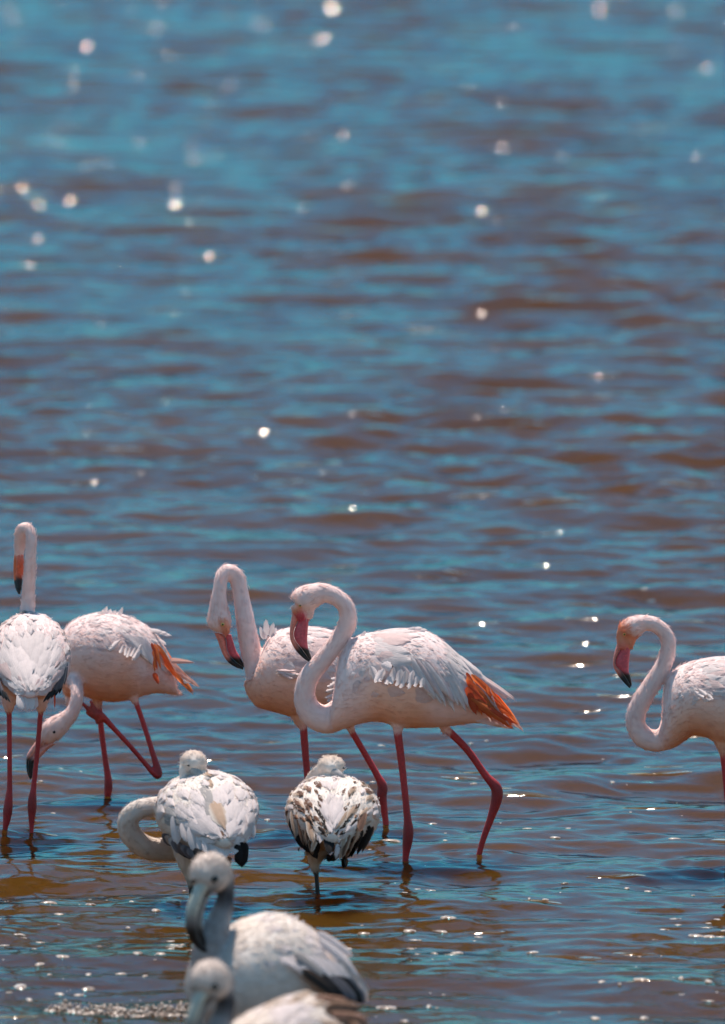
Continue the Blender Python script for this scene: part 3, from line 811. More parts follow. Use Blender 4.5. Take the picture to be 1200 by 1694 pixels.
for i in range(6):
    f = i / 5
    b.quill(1250 + 40 * f, 1110 + 20 * f, 1310 + 50 * f, 1180 + 10 * f, 13, None, 'white', both=True)
BIRDS.append(b)

# ================================================================ seen from behind, straight neck
b = Bird(1382, 'white flamingo seen from behind, neck straight up, orange bill with black tip hanging', 40)
b.rear([(50, 1150, 8, 5, -.30, CW, CP_), (50, 1138, 26, 16, -.25, CW, CP_), (50, 1118, 48, 36, -.16, CW, CP_), (50, 1098, 63, 58, -.06, CW, CP_), (50, 1090, 67, 74, .04, CW, CB),
        (49, 1090, 62, 76, .12, CW, CB), (48, 1090, 48, 66, .19, CW, CB), (47, 1085, 28, 45, .24, CP_, CB), (46, 1080, 10, 15, .27, CP_, CP_)], body=True)
b.tube([(46, 1065, 26, .17, CN), (45, 1036, 19, .15, CN), (45, 1018, 14, .145, CN), (46, 1000, 12, .15, CN), (48, 965, 11, .14, CN), (50, 930, 10, .13, CN), (51.5, 900, 9.5, .13, CN), (51, 884, 9.3, .135, CN), (46, 875, 9.5, .145, CH),
        (39, 876, 11.5, .16, CH), (35, 888, 11.5, .175, CH), (33, 903, 10, .185, CH), (32, 916, 8.5, .19, CH), (32, 923, 6, .19, CO)], seg=18)
b.tube_part('upper_mandible', [(31, 914, 7, .197, UPR), (30.5, 928, 8, .20, (0.88, 0.15, 0.04)), (30, 945, 8, .20, (0.88, 0.15, 0.04)), (30, 958, 7.2, .195, (0.88, 0.15, 0.04)), (30, 963, 6.6, .192, (.012, .01, .011)), (31, 974, 5, .18, (.012, .01, .011)), (32, 982, 2, .17, (.012, .01, .011))], MT['bill'])
b.tube_part('lower_mandible', [(33, 916, 6, .187, UPR), (33.5, 932, 7, .185, (0.82, 0.13, 0.05)), (33, 950, 7, .183, (0.82, 0.13, 0.05)), (32, 960, 5.5, .18, (.012, .01, .011)), (32, 975, 3, .174, (.012, .01, .011))], MT['bill'])
for x, dy in ((15, 0), (68, 0)):
    b.tube([(x + (4 if x < 40 else -4), 1140, 26, .0, CP_), (x, 1162, 13, .0, CP_), (x, 1176, 6.5, .0, CB)], seg=14)
b.leg([(15, 1172, 4.8), (15.5, 1230, 4.6), (16, 1295, 4.8), (14.5, 1322, 7), (13, 1340, 8.4), (11, 1358, 6.6), (8, 1378, 4.4), (6, 1440, 4)], 0, CR)
b.leg([(68, 1170, 4.8), (62, 1240, 4.6), (56, 1300, 5), (53.5, 1322, 7.6), (53, 1338, 8), (52.5, 1358, 5.4), (52, 1380, 4.2), (51, 1440, 4)], 0, CR)
b.ring(8, 1380); b.ring(52, 1382)
b.finish_body()
for i in range(11):
    for j in range(13):
        u = 0.88 - 0.74 * i / 10 + random.gauss(0, .012); th = -1.45 + 2.9 * (j + .5 * (i % 2)) / 12.5 + random.gauss(0, .05)
        p_, tu, tt, nn = b.body.ev(u, th)
        L = 0.085 * (0.8 + .4 * random.random())
        mat = 'white' if abs(th) < 1.15 else random.choice(['blush', 'white'])
        b.lay(u, th, L * 1.35, L * .50, mat, 'round', -math.copysign(.12, th), .03 + random.gauss(0, .010), -1)
for sg in (-1, 1):
    for k in range(9):
        f = k / 8
        b.quill(50 + sg * (62 - 8 * f), 1088 + 12 * f, 50 + sg * (58 - 20 * f), 1126 + 14 * f + random.gauss(0, 2), 9, None, random.choice(['slate', 'grey', 'slate']), 'long', nrm=(sg * .8, -.6, 0.1))
    for k in range(5):
        b.quill(50 + sg * (55 - 4 * k), 1123 + 1.5 * k, 50 + sg * (50 - 6 * k), 1139 + k * 0.8, 6, None, 'black', 'point', nrm=(sg * .5, -.8, 0))
for k in range(9):
    b.quill(38 + 3 * k, 1128 + random.gauss(0, 3), 36 + 3.6 * k + random.gauss(0, 2), 1151 + 5 * math.sin(k / 8 * 3.14), 10, None, random.choice(['white', 'white', 'blush']), 'long', nrm=(0, -.7, .7))
b.quill(93, 1138, 93, 1164, 3, -.13, 'crimson', 'point')
BIRDS.append(b)

# ================================================================ feeding one with a leg folded up
b = Bird(1322, 'flamingo with peach belly bending its head low, one red leg folded up', 180)
b.profile([(100, 1085, 98, 1120, .04, CW, CB), (105, 1045, 108, 1150, .085, CW, CB), (125, 1025, 132, 1150, .118, CW, CB), (152, 1016, 156, 1156, .136, CW, CB), (182, 1013, 186, 1161, .14, CW, CB),
           (212, 1020, 212, 1158, .134, CW, CB), (236, 1031, 236, 1151, .115, CW, CP_), (256, 1047, 258, 1147, .085, CW, CP_), (272, 1070, 280, 1148, .05, CP_, CP_), (282, 1095, 296, 1150, .025, CP_, CP_)], body=True)
b.tube([(118, 1105, 22, -.02, CN), (122, 1120, 16, -.08, CN), (127, 1138, 11, -.13, CN), (127, 1156, 11, -.15, CN), (121, 1176, 11.5, -.155, CN), (110, 1189, 14, -.155, CH), (97, 1200, 18, -.155, CH), (86, 1209, 19, -.155, CH),
        (78, 1220, 14, -.155, CH), (73, 1227, 10, -.155, CO)], seg=18)
b.tube([(112, 1110, 14, 0, CB), (114, 1140, 10, 0, CN), (116, 1166, 7, 0, CN)], seg=12)
def rowsB(r): return [tuple(v + 0 for v in q) for q in r]
_w = b.wdir.copy(); _Y = b.Y; b.Y -= 0.155
b.bill([(66, 1217, 80, 1226, 93, 1231), (58, 1228, 72, 1233, 82, 1238), (50, 1239, 62, 1242, 74, 1246), (45, 1248, 54, 1251, 66, 1254), (43.5, 1256, 48, 1258, 57, 1260), (43.5, 1270, 47, 1271, 56, 1271), (46, 1282, 49, 1283, 54, 1282), (50, 1290, 51, 1289, 53, 1287)],
       0.56, (0.76, 0.33, 0.27), (0.74, 0.30, 0.25), hw=0.014)
b.eye(90, 1209, 0.031, 2.6, dark=True)
b.Y = _Y
b.tube([(160, 1140, 18, .04, CB), (161, 1156, 10, .04, CB), (163, 1168, 6, .04, CP_)], seg=12)
b.tube([(216, 1135, 20, -.05, CP_), (220, 1150, 10, -.05, CP_), (224, 1162, 5.5, -.05, CP_)], seg=12)
b.leg([(163, 1160, 5.6), (168, 1209, 5.4), (174, 1255, 5.2), (178.5, 1284, 6.4), (179.5, 1300, 7.6), (178.5, 1314, 6.6), (178, 1330, 5), (177, 1400, 4.6)], .04, CR)
b.leg([(223, 1155, 4.8), (240, 1205, 4.8), (254, 1250, 5.2), (261, 1274, 7.2), (261, 1283, 7), (252, 1277, 5.4), (240, 1263, 4.6), (215, 1234, 4.5), (190, 1207, 4.8), (172, 1188, 6), (162, 1180, 7)], -.05, CR,
      dys=[-.05, -.055, -.065, -.07, -.075, -.08, -.085, -.10, -.11, -.12, -.125])
for tx, ty in ((133, 1160), (142, 1178), (149, 1158), (158, 1197)):
    b.leg([(168, 1186, 5), ((168 + tx) / 2 - 1, (1186 + ty) / 2 + 3, 4.4), (tx, ty, 2.4)], -.125, (0.55, 0.06, 0.045))
b.leg([(166, 1187, 7), (156, 1182, 7.5), (147, 1175, 5)], -.12, (0.55, 0.06, 0.04))
b.ring(178, 1322, .04)
b.finish_body()
coat(b, (0.14, 0.85, 12), (0.10, 1.05, 5), 0.066, ['white', 'white', 'blush'], 0.25)
for (x0, y0, x1, y1, w) in ((168, 1020, 178, 1001, 9), (178, 1018, 184, 1006, 9), (186, 1018, 192, 1008, 9), (194, 1020, 204, 1003, 7), (164, 1020, 166, 1010, 8), (206, 1024, 218, 1020, 8), (172, 1020, 170, 1007, 9)):
    b.quill(x0, y0, x1, y1, w, -0.02, 'white', 'fluff', nrm=(0, -1, .4))
for (x0, y0, x1, y1, w) in ((202, 1049, 181, 1064, 9), (206, 1058, 200, 1070, 6), (212, 1060, 208, 1074, 6), (218, 1062, 212, 1077, 6), (236, 1058, 222, 1078, 9), (233, 1066, 221, 1081, 8), (226, 1062, 218, 1076, 6)):
    b.quill(x0, y0, x1, y1, w, None, 'white', 'fluff', dy1=-0.015)
for i in range(9):
    f = i / 8
    b.quill(200 + 40 * f, 1040 + 10 * f, 240 + 20 * f, 1078 + 24 * f, 11, None, 'white', both=True)
for (x0, y0, x1, y1, w, m_) in ((252, 1058, 262, 1104, 8, 'crimson'), (256, 1060, 268, 1102, 8, 'orange'), (258, 1062, 274, 1100, 8, 'rose'), (260, 1062, 288, 1104, 9, 'orange'), (264, 1072, 296, 1118, 9, 'orange'),
                                (270, 1086, 304, 1130, 9, 'orange'), (280, 1100, 322, 1149, 9, 'orange'), (290, 1108, 332, 1138, 7, 'rose'), (276, 1090, 312, 1124, 8, 'rose'), (296, 1120, 312, 1128, 8, 'white'),
                                (282, 1092, 323, 1096, 8, 'rose'), (254, 1070, 258, 1106, 7, 'orange'), (256, 1106, 264, 1126, 10, 'crimson')):
    b.quill(x0, y0, x1, y1, w * 0.85, None, m_, 'point', both=(x1 > 280))
for (x0, y0, x1, y1, w) in ((248, 1042, 286, 1051, 9), (250, 1044, 278, 1046, 9), (244, 1040, 270, 1044, 9), (262, 1056, 276, 1066, 8)):
    b.quill(x0, y0, x1, y1, w, -0.02, 'white', 'long', nrm=(0, -.6, 1))
for i in range(7):
    b.quill(262 + 2 * i, 1112 + 5 * i, 284 + 3.4 * i, 1140 + 1.8 * i, 14, -0.03 + .008 * i, 'blush', 'point')
BIRDS.append(b)

# ================================================================ white sleeper with looped neck
b = Bird(1500, 'white young flamingo from behind with its neck looped out sideways, black wing tips', 318)
b.rear([(372, 1396, 8, 8, -.29, J1, J2), (366, 1385, 38, 24, -.24, J1, J2), (354, 1364, 66, 48, -.15, J1, J2), (345, 1347, 80, 64, -.05, J1, J2), (342, 1343, 85, 68, .04, J1, J2),
        (340, 1345, 78, 66, .12, J1, J2), (335, 1352, 58, 54, .19, J1, J2), (330, 1360, 25, 25, .24, J1, J2)], body=True)
JNL = (0.66, 0.56, 0.50)
b.tube([(325, 1385, 24, .17, JNL), (295, 1402, 21, .16, JNL), (265, 1406, 19.5, .13, JNL), (238, 1400, 19, .10, JNL), (217, 1381, 18.5, .08, JNL), (212, 1359, 18, .07, JNL), (225, 1342, 17, .07, JNL), (250, 1335, 16.5, .09, JNL), (275, 1330, 16, .12, JNL), (300, 1310, 16, .12, JNL),
        (315, 1285, 16, .07, JNL)], seg=18)
b.rear([(321, 1264, 6, 6, -.035, J1, J1), (321, 1263, 19, 17, -.015, (0.66, 0.52, 0.44), J1), (320, 1262, 22.5, 21, .015, (0.66, 0.52, 0.44), J1), (319, 1264, 20, 19, .045, (0.66, 0.52, 0.44), J1), (318, 1268, 10, 10, .07, J1, J1)])
b.tube([(306, 1264, 8, .0, J1), (303, 1275, 7, -.01, J1), (304, 1288, 6, -.01, J1)], seg=12)
b.tube_part('beak', [(318, 1272, 8, -.02, (.45, .42, .40)), (330, 1284, 8, -.03, (.4, .38, .36)), (345, 1294, 6, -.03, (.03, .03, .03)), (352, 1304, 2, -.03, (.02, .02, .02))], MT['bill'])
b.tube_part('eye', [(310, 1266, .6, -.027, JL), (312.5, 1266.5, 2.2, -.029, JL), (315, 1267, .6, -.028, JL)], MT['pupil'])
b.tube([(312, 1385, 34, .0, J2), (312, 1425, 20, .0, J2), (314, 1450, 9, .0, J2), (316, 1464, 6, .0, J2)], seg=16)
b.leg([(315, 1450, 5.6), (317, 1475, 5), (318, 1500, 5), (319, 1560, 4.6)], 0, JL)
b.ring(318, 1500)
b.finish_body()
for i in range(10):
    for j in range(12):
        u = 0.88 - 0.72 * i / 9 + random.gauss(0, .012); th = -1.5 + 3.0 * (j + .5 * (i % 2)) / 11.5 + random.gauss(0, .06)
        p_, tu, tt, nn = b.body.ev(u, th)
        L = 0.080 * (0.8 + .45 * random.random())
        mat = 'white'
        r_ = random.random()
        if abs(th + .05) < .28 and 0.25 < u < 0.75: mat = 'tan' if r_ < .10 else ('grey' if r_ < .40 else 'white')
        elif r_ < .05 and u < .5: mat = 'brown'
        elif th < -1.2 and u < 0.5: mat = 'grey' if r_ < .5 else 'white'
        b.lay(u, th, L * 1.35, L * .5, mat, 'round', -math.copysign(.15, th), .03 + random.gauss(0, .010), -1)
for k in range(10):       # grey and black edge of the folded left wing
    f = k / 9
    b.quill(272 + 46 * f, 1372 + 14 * f, 284 + 58 * f + random.gauss(0, 2), 1398 + 9 * f + random.gauss(0, 2), 14, None, random.choice(['slate', 'slate', 'grey']), 'long', nrm=(-.4, -.9, 0.1))
for (x0, y0, x1, y1, w) in ((318, 1392, 352, 1404, 15), (322, 1386, 350, 1396, 14), (300, 1396, 342, 1408, 10), (286, 1392, 322, 1406, 9), (330, 1396, 356, 1400, 12)):
    b.quill(x0, y0, x1, y1, w, None, 'black', 'long', nrm=(-.2, -1, .0))
for (x0, y0, x1, y1, w) in ((402, 1372, 402, 1416, 18), (398, 1376, 396, 1410, 14), (408, 1374, 406, 1412, 12), (394, 1374, 400, 1402, 14)):
    b.quill(x0, y0, x1, y1, w, None, 'black', 'long', nrm=(.3, -1, .0))
for (x0, y0, x1, y1, w, m_) in ((350, 1340, 345, 1392, 20, 'white'), (335, 1345, 340, 1396, 20, 'white'), (365, 1352, 372, 1398, 26, 'white'), (380, 1352, 392, 1390, 24, 'white'), (355, 1366, 366, 1400, 18, 'white'), (318, 1348, 326, 1390, 18, 'white'),
                                (290, 1336, 296, 1384, 18, 'white'), (304, 1345, 312, 1376, 14, 'white'), (396, 1330, 410, 1378, 18, 'white'), (412, 1330, 421, 1374, 14, 'white'), (330, 1296, 324, 1322, 9, 'tan'), (352, 1384, 364, 1414, 9, 'tan'), (366, 1390, 372, 1416, 16, 'umber'), (380, 1392, 378, 1416, 14, 'umber')):
    b.quill(x0, y0, x1, y1, w, None, m_, 'long', nrm=((x0 - 342) * .006, -1, .3))
for k in range(7):
    b.quill(352 + 6 * k, 1340 + abs(k - 3) * 2, 346 + 8 * k, 1352 + abs(k - 3) * 3, 10, None, random.choice(['white', 'grey', 'white']), 'fluff', dy1=-.04, nrm=(0, -.6, .8))
BIRDS.append(b)

# ================================================================ brown streaked sleeper on one leg
b = Bird(1485, 'young flamingo with brown and black streaked wings asleep on one dark leg', 525)
b.rear([(550, 1388, 8, 8, -.29, J1, J2), (550, 1376, 36, 24, -.24, J1, J2), (551, 1358, 62, 48, -.15, J1, J2), (551, 1346, 75, 60, -.05, J1, J2), (551, 1345, 78, 63, .04, J1, J2),
        (550, 1348, 70, 60, .12, J1, J2), (548, 1355, 50, 48, .19, J1, J2), (548, 1362, 20, 20, .24, J1, J2)], body=True)
b.tube([(540, 1360, 24, .20, JNL), (512, 1340, 18, .20, JNL), (505, 1315, 15, .17, JNL), (514, 1298, 13, .10, JNL), (522, 1284, 12, .05, JNL), (532, 1275, 12, .03, JNL)], seg=16)
b.rear([(550, 1272, 6, 6, -.035, J1, J1), (549, 1269, 18, 14, -.015, (0.68, 0.54, 0.45), J1), (548, 1268, 22.5, 18, .015, (0.68, 0.54, 0.45), J1), (548, 1269, 20, 17, .045, (0.68, 0.54, 0.45), J1), (546, 1272, 9, 9, .07, J1, J1)])
b.tube_part('beak', [(552, 1276, 8, -.025, (.5, .45, .42)), (562, 1284, 7, -.035, (.45, .40, .38)), (572, 1294, 5, -.04, (.05, .05, .05)), (578, 1302, 2, -.04, (.02, .02, .02))], MT['bill'])
b.tube_part('eye', [(564.5, 1270, .6, -.006, JL), (567.5, 1271, 2.0, -.009, JL), (570.5, 1272, .6, -.002, JL)], MT['pupil'])
b.tube([(532, 1385, 34, .0, J2), (524, 1412, 18, .0, J2), (521, 1428, 10, .0, J2), (523, 1442, 6, .0, J2)], seg=16)
b.leg([(522, 1432, 5), (524, 1452, 4.2), (526, 1484, 4.6), (528, 1540, 4.6)], 0, JL)
b.ring(526, 1485)
b.finish_body()
for i in range(11):
    for j in range(14):
        u = 0.88 - 0.74 * i / 10 + random.gauss(0, .012); th = -1.55 + 3.1 * (j + .5 * (i % 2)) / 13.5 + random.gauss(0, .05)
        p_, tu, tt, nn = b.body.ev(u, th)
        L = 0.078 * (0.8 + .45 * random.random()); r_ = random.random()
        if abs(th) < .42: mat = 'white' if r_ < .85 else 'tan'
        elif u > 0.62: mat = 'white' if r_ < .5 else ('tan' if r_ < .8 else 'umber')
        elif u > 0.42: mat = 'tan' if r_ < .3 else ('umber' if r_ < .6 else ('brown' if r_ < .9 else 'white'))
        else: mat = 'brown' if r_ < .4 else ('dusk' if r_ < .85 else 'tan')
        if th > 1.35 and r_ < .6: mat = 'white'
        if th < -1.1 and u < .42: mat = 'dusk' if r_ < .6 else 'brown'
        b.lay(u, th, L * 1.35, L * .32, mat, 'point' if mat in ('brown', 'dusk') else 'round', -math.copysign(.18, th), .03 + random.gauss(0, .010), -1)
for (x0, y0, x1, y1, w, m_, dy) in (
    (515, 1298, 512, 1328, 20, 'umber', -.17), (500, 1312, 505, 1332, 12, 'umber', -.17), (602, 1322, 594, 1358, 17, 'umber', -.17), (533, 1290, 538, 1312, 8, 'tan', -.12),
    (484, 1330, 492, 1378, 12, 'tan', -.16), (492, 1326, 504, 1384, 12, 'brown', -.18), (500, 1332, 512, 1390, 12, 'brown', -.20), (512, 1334, 520, 1374, 15, 'tan', -.22), (508, 1352, 518, 1392, 13, 'brown', -.24), (520, 1336, 516, 1360, 16, 'brown', -.23),
    (480, 1345, 500, 1394, 13, 'black', -.18), (478, 1352, 496, 1400, 10, 'black', -.16), (492, 1368, 516, 1398, 14, 'black', -.22), (512, 1372, 526, 1402, 16, 'black', -.24), (526, 1368, 522, 1400, 13, 'black', -.25),
    (514, 1366, 518, 1394, 10, 'brown', -.265), (524, 1364, 516, 1388, 9, 'tan', -.26),
    (578, 1352, 566, 1396, 14, 'brown', -.22), (590, 1352, 572, 1400, 12, 'brown', -.22), (572, 1358, 562, 1400, 10, 'tan', -.25), (584, 1366, 566, 1412, 12, 'dusk', -.24), (600, 1356, 580, 1410, 12, 'black', -.21), (612, 1352, 590, 1404, 12, 'black', -.19),
    (618, 1356, 598, 1400, 10, 'dusk', -.17), (580, 1382, 562, 1420, 12, 'black', -.23), (590, 1380, 568, 1424, 12, 'dusk', -.21), (570, 1404, 568, 1440, 12, 'black', -.20), (574, 1404, 572, 1438, 8, 'dusk', -.19), (562, 1376, 552, 1412, 12, 'dusk', -.25),
    (546, 1354, 545, 1388, 19, 'black', -.285), (542, 1360, 548, 1386, 12, 'black', -.29), (550, 1392, 547, 1428, 17, 'black', -.25), (542, 1394, 547, 1422, 14, 'black', -.245), (556, 1390, 552, 1418, 14, 'black', -.245),
    (534, 1338, 530, 1372, 17, 'white', -.27), (556, 1336, 562, 1372, 16, 'white', -.27), (545, 1330, 546, 1358, 22, 'white', -.275), (560, 1372, 556, 1396, 8, 'white', -.275), (508, 1396, 512, 1414, 11, 'tan', -.21), (496, 1394, 494, 1408, 6, 'black', -.16),
    (530, 1322, 520, 1338, 12, 'white', -.24), (552, 1324, 552, 1338, 14, 'white', -.255), (540, 1326, 536, 1338, 14, 'white', -.25), (526, 1310, 524, 1336, 16, 'white', -.21), (570, 1310, 576, 1350, 18, 'white', -.21), (556, 1305, 560, 1340, 18, 'white', -.21)):
    b.quill(x0, y0, x1, y1, w, None, m_, 'point' if m_ in ('brown', 'black', 'dusk') else 'round', nrm=((x0 - 550) * .008, -1, .35))
BIRDS.append(b)

# ================================================================ the two near juveniles, turned towards the camera
def juvenile(row, ox, oy, label, palette, seed, rows=None, wy=0, extra=()):
    random.seed(seed)
    b = Bird(row, label, 430 + ox, skew=0.42)
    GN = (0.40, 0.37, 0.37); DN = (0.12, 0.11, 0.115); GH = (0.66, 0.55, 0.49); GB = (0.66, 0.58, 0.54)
    S = lambda r: [(a + ox, c + oy, d + ox, e + oy) + tuple(rest) for (a, c, d, e, *rest) in r]
    T = lambda r: [(a + ox, c + oy) + tuple(rest) for (a, c, *rest) in r]
    if rows is None: rows = S([(345, 1575, 318, 1610, .04, GN, GN), (368, 1553, 318, 1655, .10, GB, GB), (392, 1532, 345, 1695, .130, J1, GB), (424, 1517, 392, 1716, .150, J1, GB), (460, 1511, 440, 1722, .155, J1, GB),
                 (498, 1527, 488, 1714, .145, J1, GB), (530, 1552, 530, 1698, .12, J1, GB), (556, 1583, 560, 1678, .08, J1, GB), (576, 1615, 580, 1658, .035, J1, GB)])
    b.profile(rows, body=True)
    # neck from the breast up behind the bill to the nape
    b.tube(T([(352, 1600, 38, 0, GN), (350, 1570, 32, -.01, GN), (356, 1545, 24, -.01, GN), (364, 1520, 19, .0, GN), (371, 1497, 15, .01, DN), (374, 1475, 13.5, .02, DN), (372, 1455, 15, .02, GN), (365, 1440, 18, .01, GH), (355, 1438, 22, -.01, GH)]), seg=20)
    b.rear([(c + ox, d + oy, e, f, g, h, k) for (c, d, e, f, g, h, k) in
            [(343, 1452, 8, 8, -.075, GH, GH), (344, 1448, 25, 24, -.055, GH, GB), (347, 1444, 32, 32, -.02, GH, GB), (350, 1444, 33, 32, .015, GH, GB), (355, 1447, 24, 25, .045, GH, GH), (358, 1450, 8, 8, .06, GH, GH)]])
    DL = (0.20, 0.18, 0.175)  # dark lores, with the shading of the lower face put into the colour
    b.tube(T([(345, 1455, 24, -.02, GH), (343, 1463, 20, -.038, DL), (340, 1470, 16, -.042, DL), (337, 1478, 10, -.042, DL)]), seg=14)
    PAL = (0.58, 0.57, 0.49); BK = (.014, .013, .014); GY = (0.26, 0.24, 0.23)
    b.tube_part('upper_mandible', T([(336, 1464, 11, -.055, PAL), (328, 1478, 10, -.06, PAL), (320, 1500, 10, -.062, PAL), (316, 1520, 9.5, -.06, GY), (317, 1538, 9, -.055, BK), (324, 1556, 8, -.05, BK), (336, 1570, 5, -.045, BK), (345, 1575, 2, -.043, BK)]), MT['bill'])
    b.tube_part('lower_mandible', T([(344, 1468, 9, -.035, GY), (337, 1484, 9, -.04, GY), (329, 1505, 9.5, -.042, GY), (326, 1524, 10, -.042, GY), (328, 1542, 8.5, -.04, BK), (336, 1560, 6, -.038, BK), (343, 1572, 2, -.04, BK)]), MT['bill'])
    b.tube_part('eye', T([(351, 1455, 2.0, -.078, JL), (355, 1455, 7.0, -.066, JL), (360, 1455, 2.0, -.056, JL)]), MT['pupil'])
    b.tube_part('eye', T([(325, 1457, 2.0, -.062, JL), (321, 1457, 5.5, -.046, JL), (317, 1456, 2.0, -.03, JL)]), MT['pupil'])
    for xx, dy in ((425, -.05), (470, .05)):
        b.tube(T([(xx, 1690, 30, dy, GB), (xx + 4, 1715, 16, dy, GB), (xx + 5, 1735, 8, dy, GB)]), seg=14)
        b.leg(T([(xx + 5, 1725, 7), (xx + 8, 1755, 6), (xx + 8, row - oy, 6), (xx + 8, row - oy + 70, 5)]), dy, JL)
        b.ring(xx + 8 + ox, row, dy)
    b.finish_body(down=14000, down_len=0.016)
    w1, w2, fl = palette
    coat(b, (0.30, 0.86, 10), (0.08, 1.05, 6), 0.085, w1, 0.30, lift=.02)
    for i in range(10):
        f = i / 9
        b.quill(430 + 90 * f + ox, 1560 + 20 * f + oy + wy * f, 470 + 90 * f + ox + random.gauss(0, 4), 1598 + 34 * f + oy + wy * f + random.gauss(0, 5), 20, None, random.choice(w2), both=True)
    for i in range(9):
        f = i / 8
        b.quill(455 + 70 * f + ox, 1588 + 16 * f + oy + wy * f, 505 + 62 * f + ox, 1630 + 18 * f + oy + wy * f, 22, None, random.choice(fl), 'long', both=True)
    for (x0, y0, x1, y1, w) in ((505, 1535, 566, 1578, 16), (500, 1545, 552, 1590, 16), (515, 1560, 560, 1610, 16), (520, 1575, 575, 1622, 14), (545, 1600, 586, 1640, 18), (550, 1612, 584, 1648, 16)):
        b.quill(x0 + ox, y0 + oy + wy, x1 + ox, y1 + oy + wy, w, None, random.choice(w2), 'long', both=True)
    for k in range(10):
        x = 405 + 9 * k + random.gauss(0, 3); y = 1532 - 16 * math.sin(k / 9 * 3.1) + wy * k / 14
        b.quill(x + ox, y + oy, x + ox + 12 + random.gauss(0, 4), y + oy - 9 + random.gauss(0, 3), 9, -.02, w1[0], 'fluff', nrm=(0, -1, .4))
    for k in range(5):
        b.quill(420 + 12 * k + ox, 1568 + 5 * k + oy, 446 + 7 * k + ox, 1586 + 5 * k + oy, 14, None, w1[0], 'round', dy1=-.015)
    for (x0, y0, x1, y1, w, m_) in extra:
        b.quill(x0, y0, x1, y1, w, None, m_, 'long', nrm=(0, -.8, .6))
    BIRDS.append(b)
juvenile(1790, 0, 0, 'grey-necked young flamingo with white back, bill held down against its breast', (['white'], ['white', 'white', 'grey'], ['slate', 'black', 'slate', 'dusk']), 3)
juvenile(1968, 0, 178, 'pale-headed young flamingo with brown-edged wings, in front of the grey-necked one', (['white', 'white', 'tan'], ['umber', 'tan', 'brown', 'white'], ['dusk', 'black', 'brown']), 5, wy=-62, rows=[
    (345, 1752, 318, 1788, .04, (.4, .37, .37), (.4, .37, .37)), (368, 1730, 318, 1833, .10, J2, J2), (392, 1700, 345, 1873, .13, J1, J2), (424, 1676, 392, 1894, .15, J1, J2), (460, 1660, 440, 1888, .155, J1, J2),
    (500, 1646, 490, 1860, .145, J1, J2), (536, 1650, 536, 1820, .12, J1, J2), (565, 1656, 568, 1770, .08, J1, J2), (586, 1672, 590, 1720, .035, J1, J2)],
    extra=[(478, 1652, 512, 1640, 16, 'tan'), (486, 1662, 524, 1652, 16, 'tan'), (505, 1650, 566, 1652, 18, 'umber'), (515, 1660, 580, 1664, 18, 'dusk'), (520, 1668, 590, 1680, 20, 'umber'), (505, 1668, 566, 1676, 16, 'dusk'),
           (525, 1680, 592, 1694, 18, 'dusk'), (510, 1682, 580, 1704, 18, 'brown'), (480, 1675, 540, 1690, 14, 'tan'), (500, 1690, 570, 1716, 18, 'umber'), (530, 1654, 588, 1662, 14, 'brown')])

# ================================================================ water and foam
water = build_water()

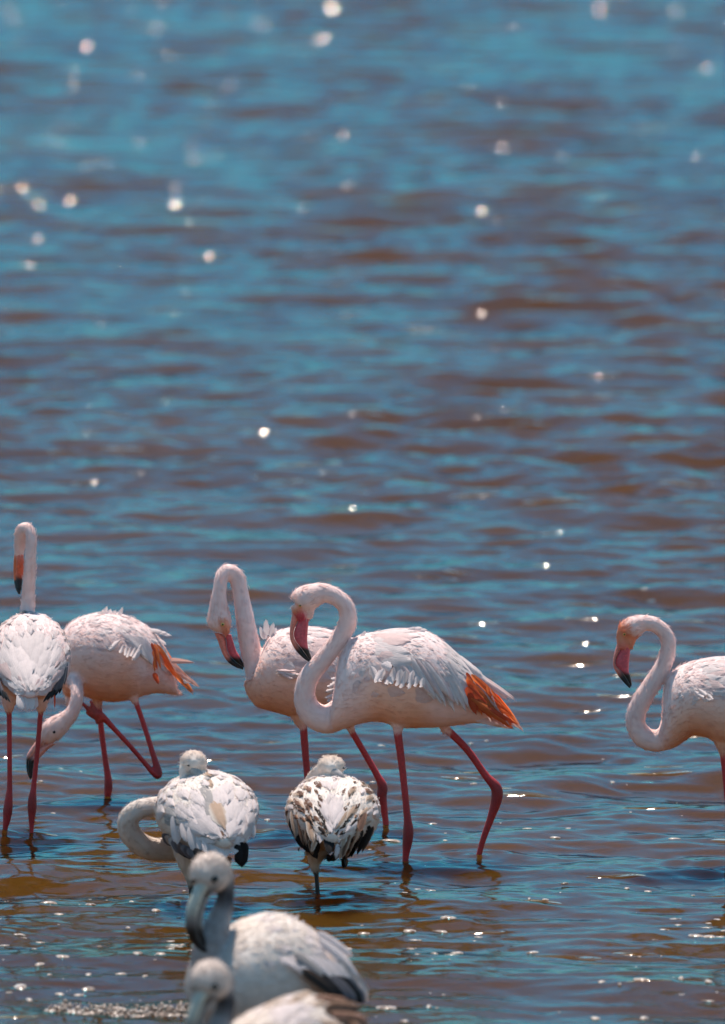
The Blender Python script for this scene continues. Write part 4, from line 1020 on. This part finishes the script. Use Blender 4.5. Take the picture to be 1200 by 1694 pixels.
def build_foam():
    r = np.random.default_rng(11)
    V, F = [], []
    def blob(x, y, rx, ry, h, n=9):
        b0 = len(V)
        ph = r.random(4) * 6.28
        z0 = float(wave_z(np.array([x]), np.array([y]))[0])
        for k, (sc_, hh) in enumerate(((1.0, -0.003), (0.86, 0.55), (0.5, 0.95))):
            for j in range(n):
                t = 6.2832 * j / n
                w = sc_ * (1 + .22 * math.sin(2 * t + ph[0]) + .16 * math.sin(3 * t + ph[1]) + .08 * r.normal())
                px, py = x + rx * w * math.cos(t), y + ry * w * math.sin(t)
                zz = float(wave_z(np.array([px]), np.array([py]))[0]) if rx > .05 else z0
                V.append((px, py, zz + (h * hh if k else hh)))
        V.append((x, y, z0 + h))
        for k in range(2):
            for j in range(n):
                q = (j + 1) % n
                F.append((b0 + k * n + j, b0 + k * n + q, b0 + (k + 1) * n + q, b0 + (k + 1) * n + j))
        for j in range(n):
            F.append((b0 + 2 * n + j, b0 + 2 * n + (j + 1) % n, b0 + 3 * n))
    def bubble(x, y, z, rad):
        b0 = len(V)
        for a in (-.6, .15, .75):
            for j in range(6):
                t = 6.2832 * (j + a) / 6
                V.append((x + rad * math.cos(a) * math.cos(t), y + rad * math.cos(a) * math.sin(t), z + rad * math.sin(a)))
        V.append((x, y, z + rad))
        for k in range(2):
            for j in range(6):
                q = (j + 1) % 6
                F.append((b0 + 6 * k + j, b0 + 6 * k + q, b0 + 6 * k + 6 + q, b0 + 6 * k + 6 + j))
        for j in range(6): F.append((b0 + 12 + j, b0 + 12 + (j + 1) % 6, b0 + 18))
    def spot(px, py, wpx, hpx):
        Y = depth_of(py); s = scale_at(Y); p_ = at(px, py, Y)
        blob(p_.x, p_.y, wpx / 2 / s, max(hpx / 2 / s / 0.16, 0.01) * 0.6, min(0.4 * hpx / s, 0.012))
    known = [(80, 1498, 26, 7), (150, 1498, 16, 6), (98, 1514, 16, 5), (218, 1492, 10, 4), (287, 1493, 24, 6), (258, 1507, 17, 7), (212, 1534, 8, 5), (296, 1518, 8, 4), (103, 1589, 20, 8), (66, 1597, 16, 6), (228, 1587, 15, 7),
             (266, 1586, 20, 6), (34, 1633, 26, 13), (146, 1631, 22, 8), (130, 1640, 18, 6), (98, 1640, 14, 6), (146, 1612, 12, 7), (200, 1611, 18, 6), (48, 1649, 12, 8), (82, 1616, 8, 4), (240, 1617, 10, 5),
             (741, 1524, 26, 8), (677, 1537, 20, 7), (728, 1536, 28, 5), (792, 1545, 14, 4), (755, 1571, 22, 6), (719, 1578, 14, 5), (602, 1539, 20, 6), (573, 1568, 18, 7), (679, 1563, 12, 5), (640, 1668, 30, 10), (669, 1689, 14, 8),
             (710, 1662, 9, 8), (882, 1573, 22, 5), (935, 1462, 12, 4), (1072, 1470, 14, 4), (1037, 1467, 12, 4), (902, 1494, 10, 4), (876, 1493, 6, 4), (873, 1373, 20, 3), (918, 1388, 22, 4), (940, 1374, 14, 4), (1115, 1390, 20, 4),
             (985, 1679, 16, 8), (1066, 1678, 18, 8), (996, 1632, 14, 6), (1062, 1633, 22, 6), (1128, 1630, 12, 8), (1172, 1633, 16, 8), (1150, 1548, 30, 6), (1175, 1550, 18, 8), (645, 1393, 30, 6), (562, 1391, 24, 6), (1026, 1637, 6, 6),
             (100, 1269, 14, 4), (133, 1279, 8, 3), (88, 1346, 10, 3), (630, 1233, 12, 3), (780, 1232, 10, 3), (805, 1229, 6, 3), (617, 1302, 10, 3), (785, 1301, 12, 3), (716, 1364, 16, 4), (1142, 1148, 8, 3), (1180, 1145, 6, 3)]
    for q in known: spot(*q)
    for _ in range(110):
        py = 1200 + 494 * r.random() ** 0.6; px = -200 + 1600 * r.random()
        if r.random() < 0.55 and not (px < 330 or 560 < px < 800 or px > 960): continue
        w = 3 + 9 * r.random() ** 3
        spot(px, py, w, w * .35)
    for _ in range(34):      # strings of scum
        cx, cy = random.choice([(1140, 1555), (1160, 1540), (640, 1590), (690, 1540), (40, 1560), (280, 1565), (1130, 1650), (300, 1580), (700, 1480)])
        spot(cx + r.normal(0, 45), cy + r.normal(0, 9), 10 + 22 * r.random(), 2.5)
    # the bubbly ridge of foam next to the near birds
    for k in range(40):
        f = r.random(); px = 80 + 240 * f; py = 1672 + 6 * f + r.normal(0, 3)
        spot(px, py, 18 + 20 * r.random(), 7)
    for k in range(240):
        f = r.random() ** .8; px = 78 + 240 * f; py = 1670 + 8 * math.sin(f * 3) + r.normal(0, 5)
        Y = depth_of(py); p_ = at(px, py, Y)
        z = float(wave_z(np.array([p_.x]), np.array([p_.y]))[0])
        bubble(p_.x, p_.y, z + .004 + .012 * r.random() * (1 if f > .1 else .3), .0025 + .005 * r.random() ** 2)
    me = bpy.data.meshes.new('foam'); me.from_pydata(V, [], F)
    for q in me.polygons: q.use_smooth = True
    o = bpy.data.objects.new('foam', me); COL.objects.link(o)
    o['kind'] = 'stuff'; o['label'] = 'pale flecks and bubbles of foam drifting on the water'; o['category'] = 'foam'
    m, n, l, p, out = nodes('foam_froth')
    geo = n.new('ShaderNodeNewGeometry'); ns = n.new('ShaderNodeTexNoise'); ns.inputs['Scale'].default_value = 60
    l.new(geo.outputs['Position'], ns.inputs['Vector'])
    rp = n.new('ShaderNodeValToRGB'); rp.color_ramp.elements[0].color = (0.16, 0.10, 0.065, 1); rp.color_ramp.elements[1].color = (0.58, 0.46, 0.38, 1)
    rp.color_ramp.elements[0].position = .35; rp.color_ramp.elements[1].position = .6
    l.new(ns.outputs[0], rp.inputs[0]); l.new(rp.outputs[0], p.inputs['Base Color'])
    p.inputs['Roughness'].default_value = 0.25
    me.materials.append(m)
build_foam()
